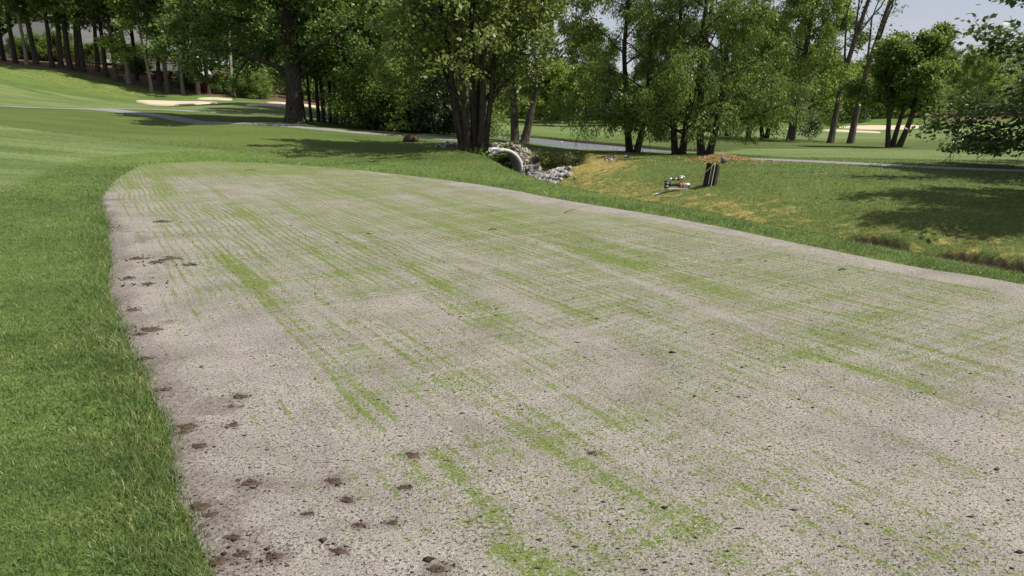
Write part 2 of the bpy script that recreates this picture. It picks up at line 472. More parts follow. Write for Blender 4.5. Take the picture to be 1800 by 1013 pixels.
TEE_ANG = R(121)            # the drill rows run along this direction
def tee_mat():
    m = Mat('seedbed_sand')
    c = m.coord()
    rot = m.coord(rot=(0, 0, -TEE_ANG))          # x along rows, y across
    gr = m.noise(c, 185, 3, 0.7); gr2 = m.noise(c, 80, 3, 0.75); mid = m.noise(c, 7, 4, 0.6); big = m.noise(c, 0.8, 3)
    sand = m.ramp(gr, [(0.31, (0.045, 0.040, 0.034)), (0.43, (0.215, 0.197, 0.172)), (0.56, (0.305, 0.284, 0.255)), (0.72, (0.50, 0.472, 0.432))])
    sand = m.mix(1.0, sand, m.ramp(gr2, [(0.30, (0.30, 0.29, 0.28)), (0.45, (0.92, 0.92, 0.92)), (0.7, (1.18, 1.18, 1.16))]), 'MULTIPLY')
    sand = m.mix(1.0, sand, m.ramp(mid, [(0.3, (0.86, 0.85, 0.84)), (0.7, (1.08, 1.08, 1.07))]), 'MULTIPLY')
    wear = m.noise(c, 1.6, 4, 0.6)
    sand = m.mix(1.0, sand, m.ramp(wear, [(0.3, (0.80, 0.79, 0.79)), (0.5, (1, 1, 1)), (0.7, (1.14, 1.14, 1.13))]), 'MULTIPLY')
    # dark plugs and pits
    pit = m.noise(m.coord(scale=(1, 1, 1)), 58, 2.5, 0.6)
    pf = m.rng(m.math('ADD', pit, m.math('MULTIPLY', m.math('SUBTRACT', mid, 0.5), 0.16)), 0.595, 0.64)
    sand = m.mix(m.math('MULTIPLY', pf, 0.85), sand, (0.06, 0.05, 0.04))
    # moist dark soil patches
    dirt = m.rng(m.math('ADD', m.attr('dirt'), m.math('MULTIPLY', m.math('SUBTRACT', m.noise(c, 26, 4, 0.7), 0.5), 0.9)), 0.4, 0.8)
    sand = m.mix(m.math('MULTIPLY', dirt, 0.8), sand, m.mix(gr2, (0.06, 0.045, 0.038), (0.16, 0.13, 0.115)))
    # seedlings: cover from the sown rows, broken up by drill lines in both directions and by single blades
    def rows(axis, sp, warp_amt):
        w = m.noise(c, 0.55, 2)
        sep = m.n('ShaderNodeSeparateXYZ'); m.l(rot, sep.inputs[0])
        v = m.math('ADD', sep.outputs[axis], m.math('MULTIPLY', w, warp_amt))
        return m.rng(m.math('SINE', m.math('MULTIPLY', v, 2 * math.pi / sp)), 0.1, 1.0, -0.45, 1.0)
    ra = rows(1, 0.095, 0.25); rb = rows(0, 0.10, 0.25)
    wa = m.noise(m.coord(scale=(1, 1, 1)), 0.7, 2)
    r = m.math('ADD', m.math('MULTIPLY', ra, m.rng(wa, 0.36, 0.5)), m.math('MULTIPLY', rb, m.rng(wa, 0.60, 0.46, 0.0, 0.8)))
    sepu = m.n('ShaderNodeSeparateXYZ'); m.l(rot, sepu.inputs[0])
    r = m.math('MULTIPLY', r, m.rng(sepu.outputs[0], 2.5, 9.0, 0.35, 1.0))
    blade = m.noise(m.coord(), 62, 4, 0.8)
    def stretch(sx, sy, sc, det=3):
        mp_ = m.n('ShaderNodeMapping'); m.l(rot, mp_.inputs[0]); mp_.inputs['Scale'].default_value = (sx, sy, 1)
        return m.math('SUBTRACT', m.noise(mp_.outputs[0], sc, det, 0.6), 0.5)
    cov = m.math('ADD', m.attr('seed'), m.math('MULTIPLY', r, 0.17))
    cov = m.math('ADD', cov, m.math('MULTIPLY', stretch(0.22, 11.0, 1.0), 0.55))
    cov = m.math('ADD', cov, m.math('MULTIPLY', stretch(11.0, 0.28, 1.0), 0.55))
    cov = m.math('ADD', cov, m.math('MULTIPLY', stretch(0.5, 24.0, 1.0, 2), 0.60))
    cov = m.math('ADD', cov, m.math('MULTIPLY', m.math('SUBTRACT', blade, 0.5), 1.75))
    cov = m.math('ADD', cov, m.math('MULTIPLY', m.math('SUBTRACT', m.noise(c, 14, 3, 0.6), 0.5), 0.5))
    gf = m.rng(cov, 0.42, 0.58)
    green = m.ramp(m.noise(c, 120, 2), [(0.3, (0.054, 0.084, 0.014)), (0.5, (0.118, 0.157, 0.033)), (0.7, (0.182, 0.220, 0.060))])
    col = m.mix(m.math('MULTIPLY', gf, 0.95), sand, green)
    hgt = m.math('ADD', m.math('ADD', m.math('MULTIPLY', gr, 0.35), m.math('MULTIPLY', gr2, 0.8)), m.math('ADD', m.math('MULTIPLY', m.noise(c, 18, 4, 0.6), 1.0), m.math('MULTIPLY', r, 0.12)))
    hgt = m.math('SUBTRACT', hgt, m.math('MULTIPLY', pf, 0.5))
    return m.pbr(col, 0.95, 0, 0.1, m.bump(hgt, 0.9, 0.012))

M = {}
M['ground'] = ground_mat()
M['tee'] = tee_mat()
M['oak'] = leaf_mat('oak_leaf', (0.048, 0.091, 0.022), (0.198, 0.299, 0.055))
M['over'] = leaf_mat('broad_dark_leaf', (0.032, 0.064, 0.015), (0.135, 0.200, 0.040), trans=0.35)
M['maple'] = leaf_mat('maple_leaf', (0.073, 0.113, 0.025), (0.273, 0.330, 0.077), (0.20, 0.11, 0.04), 0.12)
M['lite'] = leaf_mat('light_leaf', (0.090, 0.160, 0.033), (0.348, 0.438, 0.077), trans=0.42)
M['mid'] = leaf_mat('mid_leaf', (0.061, 0.112, 0.025), (0.243, 0.330, 0.061))
M['wood'] = leaf_mat('wood_leaf', (0.058, 0.106, 0.030), (0.216, 0.286, 0.069))
M['pine'] = leaf_mat('pine_needle', (0.035, 0.062, 0.024), (0.102, 0.147, 0.053), trans=0.2)
M['dark'] = leaf_mat('evergreen_leaf', (0.023, 0.043, 0.014), (0.058, 0.096, 0.026), trans=0.2)
M['ivy'] = leaf_mat('ivy_leaf', (0.050, 0.075, 0.020), (0.27, 0.30, 0.065), trans=0.3)
M['pale'] = leaf_mat('pale_leaf', (0.10, 0.14, 0.06), (0.20, 0.25, 0.12))
M['red'] = leaf_mat('red_blossom', (0.16, 0.02, 0.02), (0.42, 0.07, 0.06))
M['pink'] = leaf_mat('pink_blossom', (0.35, 0.06, 0.07), (0.62, 0.17, 0.18))
M['blade'] = leaf_mat('grass_blade', (0.052, 0.100, 0.026), (0.188, 0.248, 0.076), (0.38, 0.35, 0.16), 0.12, 1.9, 0.58, trans=0.35, spec=0.25)
M['bankblade'] = leaf_mat('bank_grass_blade', (0.075, 0.120, 0.024), (0.22, 0.275, 0.062), (0.48, 0.36, 0.13), 0.2, trans=0.3, spec=0.2)
M['fairblade'] = leaf_mat('mown_blade', (0.10, 0.155, 0.045), (0.22, 0.285, 0.10), (0.36, 0.36, 0.18), 0.1, trans=0.35, spec=0.2)
M['dryblade'] = leaf_mat('dry_blade', (0.21, 0.185, 0.055), (0.46, 0.39, 0.16), (0.42, 0.24, 0.11), 0.2, 1.5, .5, trans=0.3, spec=0.2)
M['sprout'] = leaf_mat('seedling_blade', (0.062, 0.100, 0.018), (0.165, 0.212, 0.056), trans=0.4, spec=0.2)
M['bark'] = bark_mat('grey_brown_bark', (0.035, 0.028, 0.022), (0.155, 0.130, 0.105))
M['bark_dark'] = bark_mat('dark_bark', (0.022, 0.018, 0.015), (0.085, 0.070, 0.055))
M['bark_lite'] = bark_mat('pale_bark', (0.10, 0.085, 0.07), (0.36, 0.32, 0.275))
M['path'] = simple('path_asphalt', (0.19, 0.185, 0.185), 0.9, var=0.2, scale=3)
M['concrete'] = simple('culvert_concrete', (.58, .57, .55), 0.85, var=0.25, scale=5)
M['bunker'] = simple('bunker_sand', (0.46, 0.38, 0.28), 0.95, var=0.07, scale=1.5)
M['stone'] = None

# ------------------------------------------------------------------ ground sheet
def axis(lo, hi, step, far_lo, far_hi, g=1.13):
    a = list(np.arange(lo, hi + 1e-6, step))
    s = step; x = lo; L = []
    while x > far_lo: s *= g; x -= s; L.append(x)
    s = step; x = hi; Rr = []
    while x < far_hi: s *= g; x += s; Rr.append(x)
    return np.array(L[::-1] + a + Rr)
def grow_axis(stops):
    out = [stops[0][0]]
    for (a, st), (b, st2) in zip(stops[:-1], stops[1:]):
        n = max(1, int(round((b - a) / ((st + st2) / 2))))
        t = np.linspace(0, 1, n + 1)[1:]
        w = (st * t + (st2 - st) * t * t / 2) / (st + (st2 - st) / 2)
        out += list(a + (b - a) * w)
    return np.array(out)
gx = grow_axis([(-900, 120), (-200, 12), (-70, 1.6), (-30, 0.5), (-13, 0.24), (-5, 0.17), (3.5, 0.13), (4.2, 0.085), (8.2, 0.085), (9, 0.16), (13, 0.24), (26, 0.6), (60, 1.6), (200, 12), (900, 120)])
gy = grow_axis([(-500, 120), (-60, 6), (-6, 0.5), (1, 0.14), (6.5, 0.12), (7.2, 0.085), (12.5, 0.085), (13.2, .16), (22, .18), (31, 0.17), (48, 0.45), (70, 0.8), (130, 1.6), (260, 10), (1200, 120)])
X, Y = np.meshgrid(gx, gy)
Z = H(X, Y)
nx, ny = len(gx), len(gy)
idx = np.arange(nx * ny).reshape(ny, nx)
F = np.stack([idx[:-1, :-1], idx[:-1, 1:], idx[1:, 1:], idx[1:, :-1]], -1).reshape(-1, 4)
gm = mesh_np('ground', np.stack([X, Y, Z], -1).reshape(-1, 3), F, True, M['ground'])

def screen(x, y, z):
    """where a point of the ground falls in the photograph (used to read the extents of turf kinds off it)"""
    dy, dz = y, z - EYE
    f = dy * math.cos(PITCH) - dz * math.sin(PITCH); u = dy * math.sin(PITCH) + dz * math.cos(PITCH)
    f = np.where(f > 0.1, f, 0.1)
    return 900 + FPX * x / f, 506.5 - FPX * u / f

def zones(x, y, z):
    td = poly_sd(TEE, x, y); s, sg, arc = bank_axis(x, y)
    dry = np.zeros(x.shape); soil = np.zeros(x.shape); rough = np.zeros(x.shape); fair = np.zeros(x.shape); litter = np.zeros(x.shape)
    farside = (sg > 0)
    # the dry bank along the ditch
    dry = np.where(farside & (arc > 1.0), 0.62 * sstep(0.0, 0.6, s) * (1 - sstep(1.5, 4.2, s)), 0)
    dry = np.maximum(dry, 1.0 * np.exp(-(((x - 3.1) / 1.8) ** 2 + ((y - 26.5) / 4.0) ** 2)) * farside)
    dry = np.maximum(dry, 1.25 * np.exp(-(((x - 7.05) / 0.95) ** 2 + ((y - 24.2) / 1.2) ** 2) ** 2))
    dry = np.maximum(dry, 0.55 * np.exp(-(((x + 1.5) / 1.2) ** 2 + ((y - 31) / 1.6) ** 2)))
    dry = dry * np.where(arc > 16, 0.75, 1)
    gz = np.gradient(z, axis=0) if z.ndim == 2 else 0
    jig = 0.35 * (fbm(x / 0.8, y / 0.8, 9) - 0.5)
    soil = np.where(farside & (arc > 16.5), 0.75 * sstep(.2, .6, scarp_mask(arc)) * (1 - sstep(1.10, 1.20, s + .8 * jig)) * sstep(.5, .65, s), 0)
    soil = np.maximum(soil, np.where(s < 0.35, 0.6, 0))
    al = (x - CULV[0]) * CDIR[0] + (y - CULV[1]) * CDIR[1]; ac = -(x - CULV[0]) * CDIR[1] + (y - CULV[1]) * CDIR[0]
    soil = np.maximum(soil, 0.7 * np.exp(-((ac / 1.3) ** 2 + ((al - 0.6) / 1.0) ** 2)))
    soil = np.maximum(soil, 0.45 * np.exp(-(((x + 1.9) / 0.9) ** 2 + ((y - 28) / 1.3) ** 2)))
    pd = poly_sd(POND, x, y)
    soil = np.maximum(soil, 0.6 * (1 - sstep(0.2, 0.38, pd)))
    rough = sstep(1.2, 2.2, td) * (1 - sstep(50, 60, y)) * 0.55
    rough = np.maximum(rough, .9 * (x > 10) * sstep(37, 39, y) * (1 - sstep(53, 56, y)))
    # mown lawn hump beyond and left of the tee, fairways farther out
    lineA = np.interp(x, [-40, -26, -20, -15, -10, -4, 0, 6], [33, 30.5, 28.5, 27.2, 26, 23.5, 19, 8])
    fair = 0.62 * (1 - sstep(-0.5, 0.6, y - lineA)) * sstep(0.5, 2.6, td) * (x < 4) * sstep(8.5, 11, y)
    fair = np.maximum(fair, 0.75 * sstep(52, 57, y) * (x < -6) * (1 - sstep(81, 85, y + 0.25 * (x + 30) * (x < -30))))
    fair = np.maximum(fair, 0.75 * sstep(64, 70, y + 0.5 * x) * (1 - sstep(112, 118, y)) * (x > -8) * (x < 12))
    fair = np.maximum(fair, 0.7 * (x > 6) * sstep(27, 28.5, y + 0.25 * (x - 12)) * (1 - sstep(37, 39, y + 0.1 * (x - 20))))
    fair = np.maximum(fair, 0.7 * (x > 12) * sstep(56, 62, y) * (1 - sstep(96, 100, y)))
    dry = np.maximum(dry, 0.5 * (x > 12) * np.exp(-((y - 54) / 3.0) ** 2))
    up_ = sstep(-36, -44, x) if False else np.clip((-34 - x) / 8, 0, 1)
    fair = fair * (1 - up_ * sstep(72, 77, y - .12 * (x + 50)) * .9)
    dry = np.maximum(dry, .42 * up_ * sstep(74, 80, y) * (1 - sstep(90, 94, y)))
    litter = 0.8 * sstep(86, 90, y) * (1 - sstep(130, 140, y)) * (x < -12)
    litter = np.maximum(litter, 0.7 * sstep(124, 132, y) * (x > -12))
    return dry, soil, rough, fair, litter
for nme, arr in zip(('dry', 'soil', 'rough', 'fair', 'litter'), zones(X, Y, Z)): set_attr(gm, nme, arr)
link('ground', gm, kind='structure')

# ------------------------------------------------------------------ the sanded tee
UV = (np.array([-0.515, 0.857]), np.array([0.857, 0.515]))
def to_uv(x, y): return x * UV[0][0] + y * UV[0][1], x * UV[1][0] + y * UV[1][1]
STROKES = [((395, 455), (520, 578), .16, .55), ((425, 475), (470, 505), .18, .55), ((565, 528), (800, 685), .07, .8), ((500, 560), (665, 745), .2, .38), ((490, 705), (535, 750), .045, .8),
    ((640, 410), (780, 510), .14, .4), ((1020, 570), (1165, 630), .11, .65), ((970, 785), (1115, 870), .06, .5), ((770, 790), (900, 950), .13, .38), ((860, 965), (960, 985), .12, .6),
    ((930, 1000), (1000, 1010), .12, .5), ((1400, 620), (1550, 662), .16, .5), ((1130, 460), (1310, 505), .22, .35), ((1000, 430), (1130, 472), .25, .4), ((1180, 480), (1340, 545), .25, .3),
    ((1380, 540), (1560, 560), .22, .4), ((1490, 468), (1740, 512), .06, .8), ((790, 405), (910, 445), .2, .4), ((650, 380), (900, 452), .12, .3), ((980, 562), (1140, 520), .07, .5), ((840, 958), (1000, 903), .07, .35),
    ((335, 545), (385, 572), .12, .35), ((600, 660), (700, 735), .12, .4), ((215, 312), (236, 332), .4, .5), ((270, 305), (295, 345), .35, .6), ((355, 362), (430, 386), .5, .5), ((380, 300), (700, 312), .5, .4),
    ((300, 380), (410, 470), .22, .4), ((370, 330), (470, 400), .14, .45), ((450, 330), (640, 440), .12, .4), ((560, 320), (800, 405), .16, .35), ((700, 330), (1000, 420), .16, .3), ((850, 360), (1100, 440), .14, .25),
    ((540, 430), (640, 520), .1, .45), ((720, 470), (900, 560), .1, .4), ((880, 480), (1040, 560), .12, .4), ((1100, 540), (1220, 590), .12, .35), ((1230, 560), (1400, 640), .12, .25), ((1450, 600), (1640, 690), .1, .3),
    ((1560, 590), (1780, 660), .12, .35), ((500, 860), (560, 860), .07, .3), ((590, 830), (640, 880), .06, .3), ((420, 800), (470, 830), .1, .3), ((1560, 760), (1700, 830), .15, .25), ((1250, 740), (1400, 820), .12, .2),
    ((930, 420), (1310, 570), .09, -.55), ((1310, 570), (1700, 760), .08, -.35), ((1610, 785), (1800, 680), .05, -.7), ((1690, 732), (1755, 752), .03, -.6), ((1000, 590), (1110, 555), .04, -.6), ((700, 345), (900, 400), .07, -.4),
    ((600, 600), (1000, 580), .1, -.2), ((640, 300), (700, 312), .25, -.5), ((250, 288), (300, 300), .5, .5)]
def seed_cover(x, y):
    u, v = to_uv(x, y)
    along = fbm(u / 2.6, v / 0.22, 3, 3); across = fbm(u / 0.25, v / 2.2, 8, 3); blot = fbm(u / 1.1, v / 1.1, 21, 4); wide = fbm(u / 4, v / 3, 40, 2)
    b = np.interp(u, [-6, 1, 4, 8, 14, 17.5, 19, 20.5, 26], [.28, .295, .35, .44, .46, .47, .50, .74, .78])
    b = b + 0.13 * sstep(3.0, 5.5, v) * sstep(1.2, 3, u) - 0.20 * (1 - sstep(0.3, 2.0, v)) * (1 - sstep(12, 18, u))
    s = b + 0.34 * (along - 0.5) + 0.22 * (across - 0.5) + 0.22 * (blot - 0.5) + 0.25 * (wide - 0.5)
    for (a, bb, w, k) in STROKES:
        ax, ay = P(*a); bx, by = P(*bb)
        ex, ey = bx - ax, by - ay; L2 = ex * ex + ey * ey
        t = ((x - ax) * ex + (y - ay) * ey) / L2
        d = np.abs((x - ax) * ey - (y - ay) * ex) / math.sqrt(L2) + 0.06 * (blot - 0.5)
        e = np.exp(-(d / (w * (.62 if a[1] < 520 else .45))) ** 2) * sstep(-0.12, 0.05, t) * (1 - sstep(0.95, 1.12, t))
        s = s + 0.52 * k * e * (0.1 + 0.9 * across + 0.9 * blot)
    edge = poly_sd(TEE, x, y)
    s = s - 0.45 * sstep(-0.35, -0.05, edge) * (u < 17)
    s = s - 0.35 * sstep(-0.9, -0.3, edge) * (v > 3) * (u < 15)
    return np.where(s > .40, .40 + (s - .40) * .62, s).clip(-.2, .70)
CLODS = [(263, 580, 2.0), (245, 588, 1.0), (350, 785, 1.4), (330, 750, 1.6), (440, 850, 1.8), (355, 890, 1.7), (368, 905, 1.0), (725, 801, 1.3), (585, 846, 1.5), (710, 858, 1.1), (612, 880, 1.0), (420, 698, 1.6), (408, 715, .9), (410, 748, 1.1),
         (300, 455, 2.4), (275, 462, 1.8), (334, 466, 1.6), (240, 455, 2.0), (225, 490, 1.6), (260, 500, 1.5), (232, 545, 1.4), (480, 980, 1.6), (425, 975, 1.3), (385, 985, 1.8), (595, 970, 1.1), (690, 920, 1.0), (320, 760, .9), (300, 835, 1.1), (288, 685, 1.0),
         (258, 630, 1.2), (222, 610, 1.1), (285, 390, 2.2), (190, 400, 2.0), (630, 925, .9), (770, 1003, 1.5), (1040, 797, .8), (540, 905, .8), (410, 945, 1.2)]
def dirt_map(x, y):
    u, v = to_uv(x, y)
    d = 0.72 * (1 - sstep(0.3, 1.9, v)) * sstep(0.42, 0.72, fbm(x / 0.35, y / 0.35, 71)) 
    for px, py, r in CLODS:
        ax, ay = P(px, py); k = 0.045 * r
        d = np.maximum(d, 0.85 * np.exp(-(((x - ax) / (k * 1.7)) ** 2 + ((y - ay) / (k * 1.5)) ** 2)))
    d = np.maximum(d, 0.62 * (1 - sstep(0.25, 0.6, -poly_sd(TEE, x, y) + 0.3 * fbm(x / .2, y / .2, 6))) * (v < 3) * (u < 14))
    return d
us = grow_axis([(-8, .1), (0.5, .05), (9, .05), (27.5, .10)]); vsx = np.arange(-1.0, 9.2, 0.05)
U, V = np.meshgrid(us, vsx)
TX = U * UV[0][0] + V * UV[1][0]; TY = U * UV[0][1] + V * UV[1][1]
tsd = poly_sd(TEE, TX, TY)
def tee_z(x, y, sd):
    u, v = to_uv(x, y)
    return 0.012 * (fbm(u / 0.9, v / 0.5, 12) - 0.5) + 0.006 * (fbm(x / 0.12, y / 0.12, 14, 2) - 0.5) - 0.12 * sstep(-0.13, 0.47, sd)
TZ = tee_z(TX, TY, tsd)
tn, tm = U.shape
ti = np.arange(tn * tm).reshape(tn, tm)
TF = np.stack([ti[:-1, :-1], ti[1:, :-1], ti[1:, 1:], ti[:-1, 1:]], -1).reshape(-1, 4)
keep = (tsd.ravel()[TF] < 0.5).all(1)
TF = TF[keep]
tv = np.stack([TX, TY, TZ], -1).reshape(-1, 3)
used = np.unique(TF); rm = np.full(len(tv), -1); rm[used] = np.arange(len(used))
teem = mesh_np('seedbed', tv[used], rm[TF], True, M['tee'])
SEED = seed_cover(TX, TY)
set_attr(teem, 'seed', SEED.ravel()[used]); set_attr(teem, 'dirt', dirt_map(TX, TY).ravel()[used])
link('sanded_ground', teem, kind='structure')

# ------------------------------------------------------------------ paths, pond, bunkers
def ribbon(name, line, width, mat, lift=0.012, edge=0.05, seed=0):
    L = np.array(smooth_line(line, 14)); tg = np.gradient(L, axis=0); tg /= np.linalg.norm(tg, axis=1)[:, None]
    nn = np.c_[-tg[:, 1], tg[:, 0]]
    offs = np.linspace(-0.5, 0.5, 9)
    rg = np.random.default_rng(seed)
    rows = []
    for k, o in enumerate(offs):
        w = width * o + (rg.normal(0, edge, len(L)) if k in (0, 8) else 0)
        p = L + nn * np.asarray(w)[..., None] if np.ndim(w) else L + nn * w
        z = H(p[:, 0], p[:, 1]) + lift + (0.02 * (1 - (2 * o) ** 2))
        if k in (0, 8): z = z - 0.03
        rows.append(np.c_[p, z])
    V_ = np.stack(rows, 1); n, k = V_.shape[:2]
    i = np.arange(n * k).reshape(n, k)
    f = np.stack([i[:-1, :-1], i[1:, :-1], i[1:, 1:], i[:-1, 1:]], -1).reshape(-1, 4)
    return link(name, mesh_np(name, V_.reshape(-1, 3), f, True, mat), kind='structure')
def XY(px, py, d): q = D(px, py, d); return (q[0], q[1])
ribbon('cart_path', [(-75, 52), (-50, 50.5), XY(0, 188, 50), XY(180, 194, 46), XY(300, 208, 42), XY(450, 218, 39), XY(600, 232, 37), XY(730, 241, 36), (-2.0, 34.2)], 1.7, M['path'], seed=1)
ribbon('cart_path', [(8.0, 26.0), XY(1420, 283, 24.3), XY(1600, 292, 22.5), (15.2, 21.2), (22, 19), (40, 16)], 1.1, M['path'], seed=3)
ribbon('cart_path', [XY(150, 192, 47.2), XY(250, 192.5, 50), XY(420, 200, 53), XY(540, 205, 56), (-14, 60), (-10, 68)], 2.0, M['path'], seed=2)

mw = Mat('pond_water')
wc = mw.coord(scale=(1, 1.0, 1))
wnz = mw.noise(wc, 6.0, 4, 0.6)
wnz2 = mw.noise(wc, 1.3, 3, 0.6)
M['water'] = mw.pbr((0.20, 0.22, 0.245), 0.15, 0, 0.6, mw.bump(mw.math('ADD', wnz, wnz2), 0.9, 0.22))
wp = [(x, y, WATER_Z) for x, y in POND]
c0 = np.mean(np.array(wp), axis=0)
mbw = MB(); mbw.add([tuple(c0 + (np.array(p) - c0) * 1.04) for p in wp], [tuple(range(len(wp)))])
mbw.build('pond', M['water'], kind='structure')

def bunker(cx, cy, rx, ry, rot, seed):
    n = 40; rg = np.random.default_rng(seed); ph = rg.uniform(0, 6.28, 4)
    v = []; rings = [0, .35, .65, .85, .97, 1.04]
    for r in rings:
        for k in range(n):
            a = 2 * math.pi * k / n
            w = 1 + 0.16 * math.sin(2 * a + ph[0]) + 0.10 * math.sin(3 * a + ph[1]) + 0.06 * math.sin(5 * a + ph[2])
            x, y = rx * r * w * math.cos(a), ry * r * w * math.sin(a)
            v.append((cx + x * math.cos(rot) - y * math.sin(rot), cy + x * math.sin(rot) + y * math.cos(rot)))
    v = np.array(v); rr = np.repeat(rings, n)
    lift = np.where(rr < 0.99, 0.09 + 0.06 * (rr - 0.5), -0.15)
    z = H(v[:, 0], v[:, 1]) + lift
    f = [(i * n + k, i * n + (k + 1) % n, (i + 1) * n + (k + 1) % n, (i + 1) * n + k) for i in range(len(rings) - 1) for k in range(n)]
    link('sand_bunker', mesh_np('sand_bunker', np.c_[v, z], np.array(f), True, M['bunker']), kind='structure')
BUNK = [(310, 184, 75, 4.1, 2.6, -0.05, 1), (376, 174.5, 82, 1.6, 1.8, 0, 2), (482, 186, 68, 2.0, 3.2, 0, 3), (520, 184, 74, 2.6, 3.0, 0, 4), (1491, 232.5, 95, 3.1, 4.0, 0.25, 5), (1545, 227.5, 105, 5.0, 4.6, 0.1, 6), (1405, 231, 100, 1.6, 2, 0, 7)]
for px, py, d, rx, ry, rot, sd in BUNK:
    q = hit(px, py, 40) if sd in (3, 4) else D(px, py, d)
    bunker(q[0], q[1], rx, ry, rot, sd)

# ------------------------------------------------------------------ trees
def unit(v): return v / (np.linalg.norm(v) + 1e-12)

class Grow:
    """one tree: stems grow limbs, limbs grow branches, branches grow leafy twigs"""
    def __init__(s, seed, spec):
        s.r = np.random.default_rng(seed); s.k = spec
        s.stems = []; s.limbs = []; s.twigs = []
    def line(s, p, d, L, n, wander, trop):
        pts = [p]; d = unit(np.array(d, float))
        for i in range(n):
            d = unit(d + s.r.normal(0, wander, 3) + np.array([0, 0, trop]))
            p = p + d * L / n; pts.append(p)
        return np.array(pts), d
    def branch(s, lv, p, d, L, r):
        k = s.k; top = k['levels']
        n = [9, 6, 5, 3][min(lv, 3)]
        pts, de = s.line(np.array(p, float), d, L, n, k['wander'][lv], k['trop'][lv])
        t = np.linspace(0, 1, n + 1)
        rad = r * (1 - (1 - k['taper']) * t)
        if lv == 0:
            s.stems.append((pts, rad))
        else: s.limbs.append((pts, np.maximum(rad, k.get('rmin', .006)), lv))
        if lv == top:
            s.twigs.append(pts); return
        m = k['n'][lv]
        m = max(1, int(round(m * (s.r.uniform(.8, 1.2) if lv else 1))))
        a0 = s.r.uniform(0, 6.28)
        for i in range(m):
            tt = k['t0'][lv] + (1 - k['t0'][lv]) * (i + s.r.uniform(.1, .9)) / m
            f = tt * n; j = min(int(f), n - 1); q = pts[j] + (pts[j + 1] - pts[j]) * (f - j)
            ax = unit(pts[j + 1] - pts[j])
            phi = a0 + 2.4 * i + s.r.uniform(-.5, .5)
            e1 = unit(np.cross(ax, [0.31, 0.2, 0.93] if abs(ax[2]) < .9 else [1, 0, 0])); e2 = np.cross(ax, e1)
            ang = R(k['ang'][lv] + s.r.uniform(-12, 12)) * (1 - 0.35 * tt * (lv == 0))
            dd = ax * math.cos(ang) + (e1 * math.cos(phi) + e2 * math.sin(phi)) * math.sin(ang)
            if lv > 0 and k.get('flat'): dd[2] *= k['flat']
            shape = k['shape'](tt) if lv == 0 else (1 - .45 * tt)
            s.branch(lv + 1, q, dd, L * k['ratio'][lv] * shape * s.r.uniform(.8, 1.2), max(r * (1 - (1 - k['taper']) * tt) * k['rr'][lv], .008))
        if lv > 0: s.twigs.append(pts[n // 2:])
    def leaves(s):
        k = s.k['leaf']; r = s.r
        T = [t for t in s.twigs]
        per = k['n']; P_, A_ = [], []
        for t in T:
            n = per if len(t) > 3 else per // 2
            f = r.uniform(k.get('t0', .1), 1, n) * (len(t) - 1); j = np.minimum(f.astype(int), len(t) - 2)
            q = t[j] + (t[j + 1] - t[j]) * (f - j)[:, None]
            P_.append(q); A_.append(t[j + 1] - t[j])
        P_ = np.concatenate(P_); A_ = np.concatenate(A_); n = len(P_)
        P_ = P_ + r.normal(0, 1, (n, 3)) * np.array(k['spread'])
        A_ = A_ / (np.linalg.norm(A_, axis=1)[:, None] + 1e-9) * .6 + r.normal(0, .8, (n, 3)) + np.array([0, 0, k.get('droop', -.3)])
        zc = s.k.get('zmin', 0.3)
        ok = P_[:, 2] > zc; P_ = P_[ok]; A_ = A_[ok]
        N_ = r.normal(0, .75, P_.shape) + np.array([0, 0, k.get('up', .7)])
        return leaf_quads(P_, A_, N_, k['size'] * r.uniform(.6, 1.3, len(P_)), k.get('aspect', .6), k.get('tri', False))

def leaf_quads(P_, A_, N_, size, aspect, tri=False):
    A_ = A_ / (np.linalg.norm(A_, axis=1)[:, None] + 1e-9)
    B_ = np.cross(A_, N_); B_ /= np.linalg.norm(B_, axis=1)[:, None] + 1e-9
    l = size[:, None]; w = l * aspect
    if tri:
        v = np.stack([P_ - A_ * l * .4 - B_ * w * .6, P_ - A_ * l * .4 + B_ * w * .6, P_ + A_ * l * .6], 1).reshape(-1, 3)
        return v, np.arange(len(v)).reshape(-1, 3)
    v = np.stack([P_ - A_ * l * .5, P_ + B_ * w * .5 - A_ * l * .05, P_ + A_ * l * .5, P_ - B_ * w * .5 - A_ * l * .05], 1).reshape(-1, 3)
    return v, np.arange(len(v)).reshape(-1, 4)

def tubes_mesh(name, items, mat, jit=None, rg=None):
    V_, F_ = [], []; b = 0
    for pts, rad, sides in items:
        j = None
        if jit:
            lob = 1 + jit * np.array([math.sin(3 * k * 2 * math.pi / sides + 1) + .6 * math.sin(5 * k * 2 * math.pi / sides) for k in range(sides)])
            j = lob[None, :] * (1 + rg.normal(0, jit * .5, (len(pts), sides)))
        v = ring_tube(pts, rad, sides, j); n = len(pts)
        i = np.arange(n * sides).reshape(n, sides)
        f = np.stack([i[:-1], np.roll(i, -1, 1)[:-1], np.roll(i, -1, 1)[1:], i[1:]], -1).reshape(-1, 4) + b
        V_.append(v); F_.append(f); b += len(v)
    return mesh_np(name, np.concatenate(V_), np.concatenate(F_), True, mat)

def refine(pts, rad, n=4):
    """resample a stem finely so that bark and flare have shape"""
    t = np.linspace(0, 1, len(pts)); q = np.linspace(0, 1, (len(pts) - 1) * n + 1)
    q = q ** 1.8
    return np.stack([np.interp(q, t, pts[:, i]) for i in range(3)], 1), np.interp(q, t, rad)

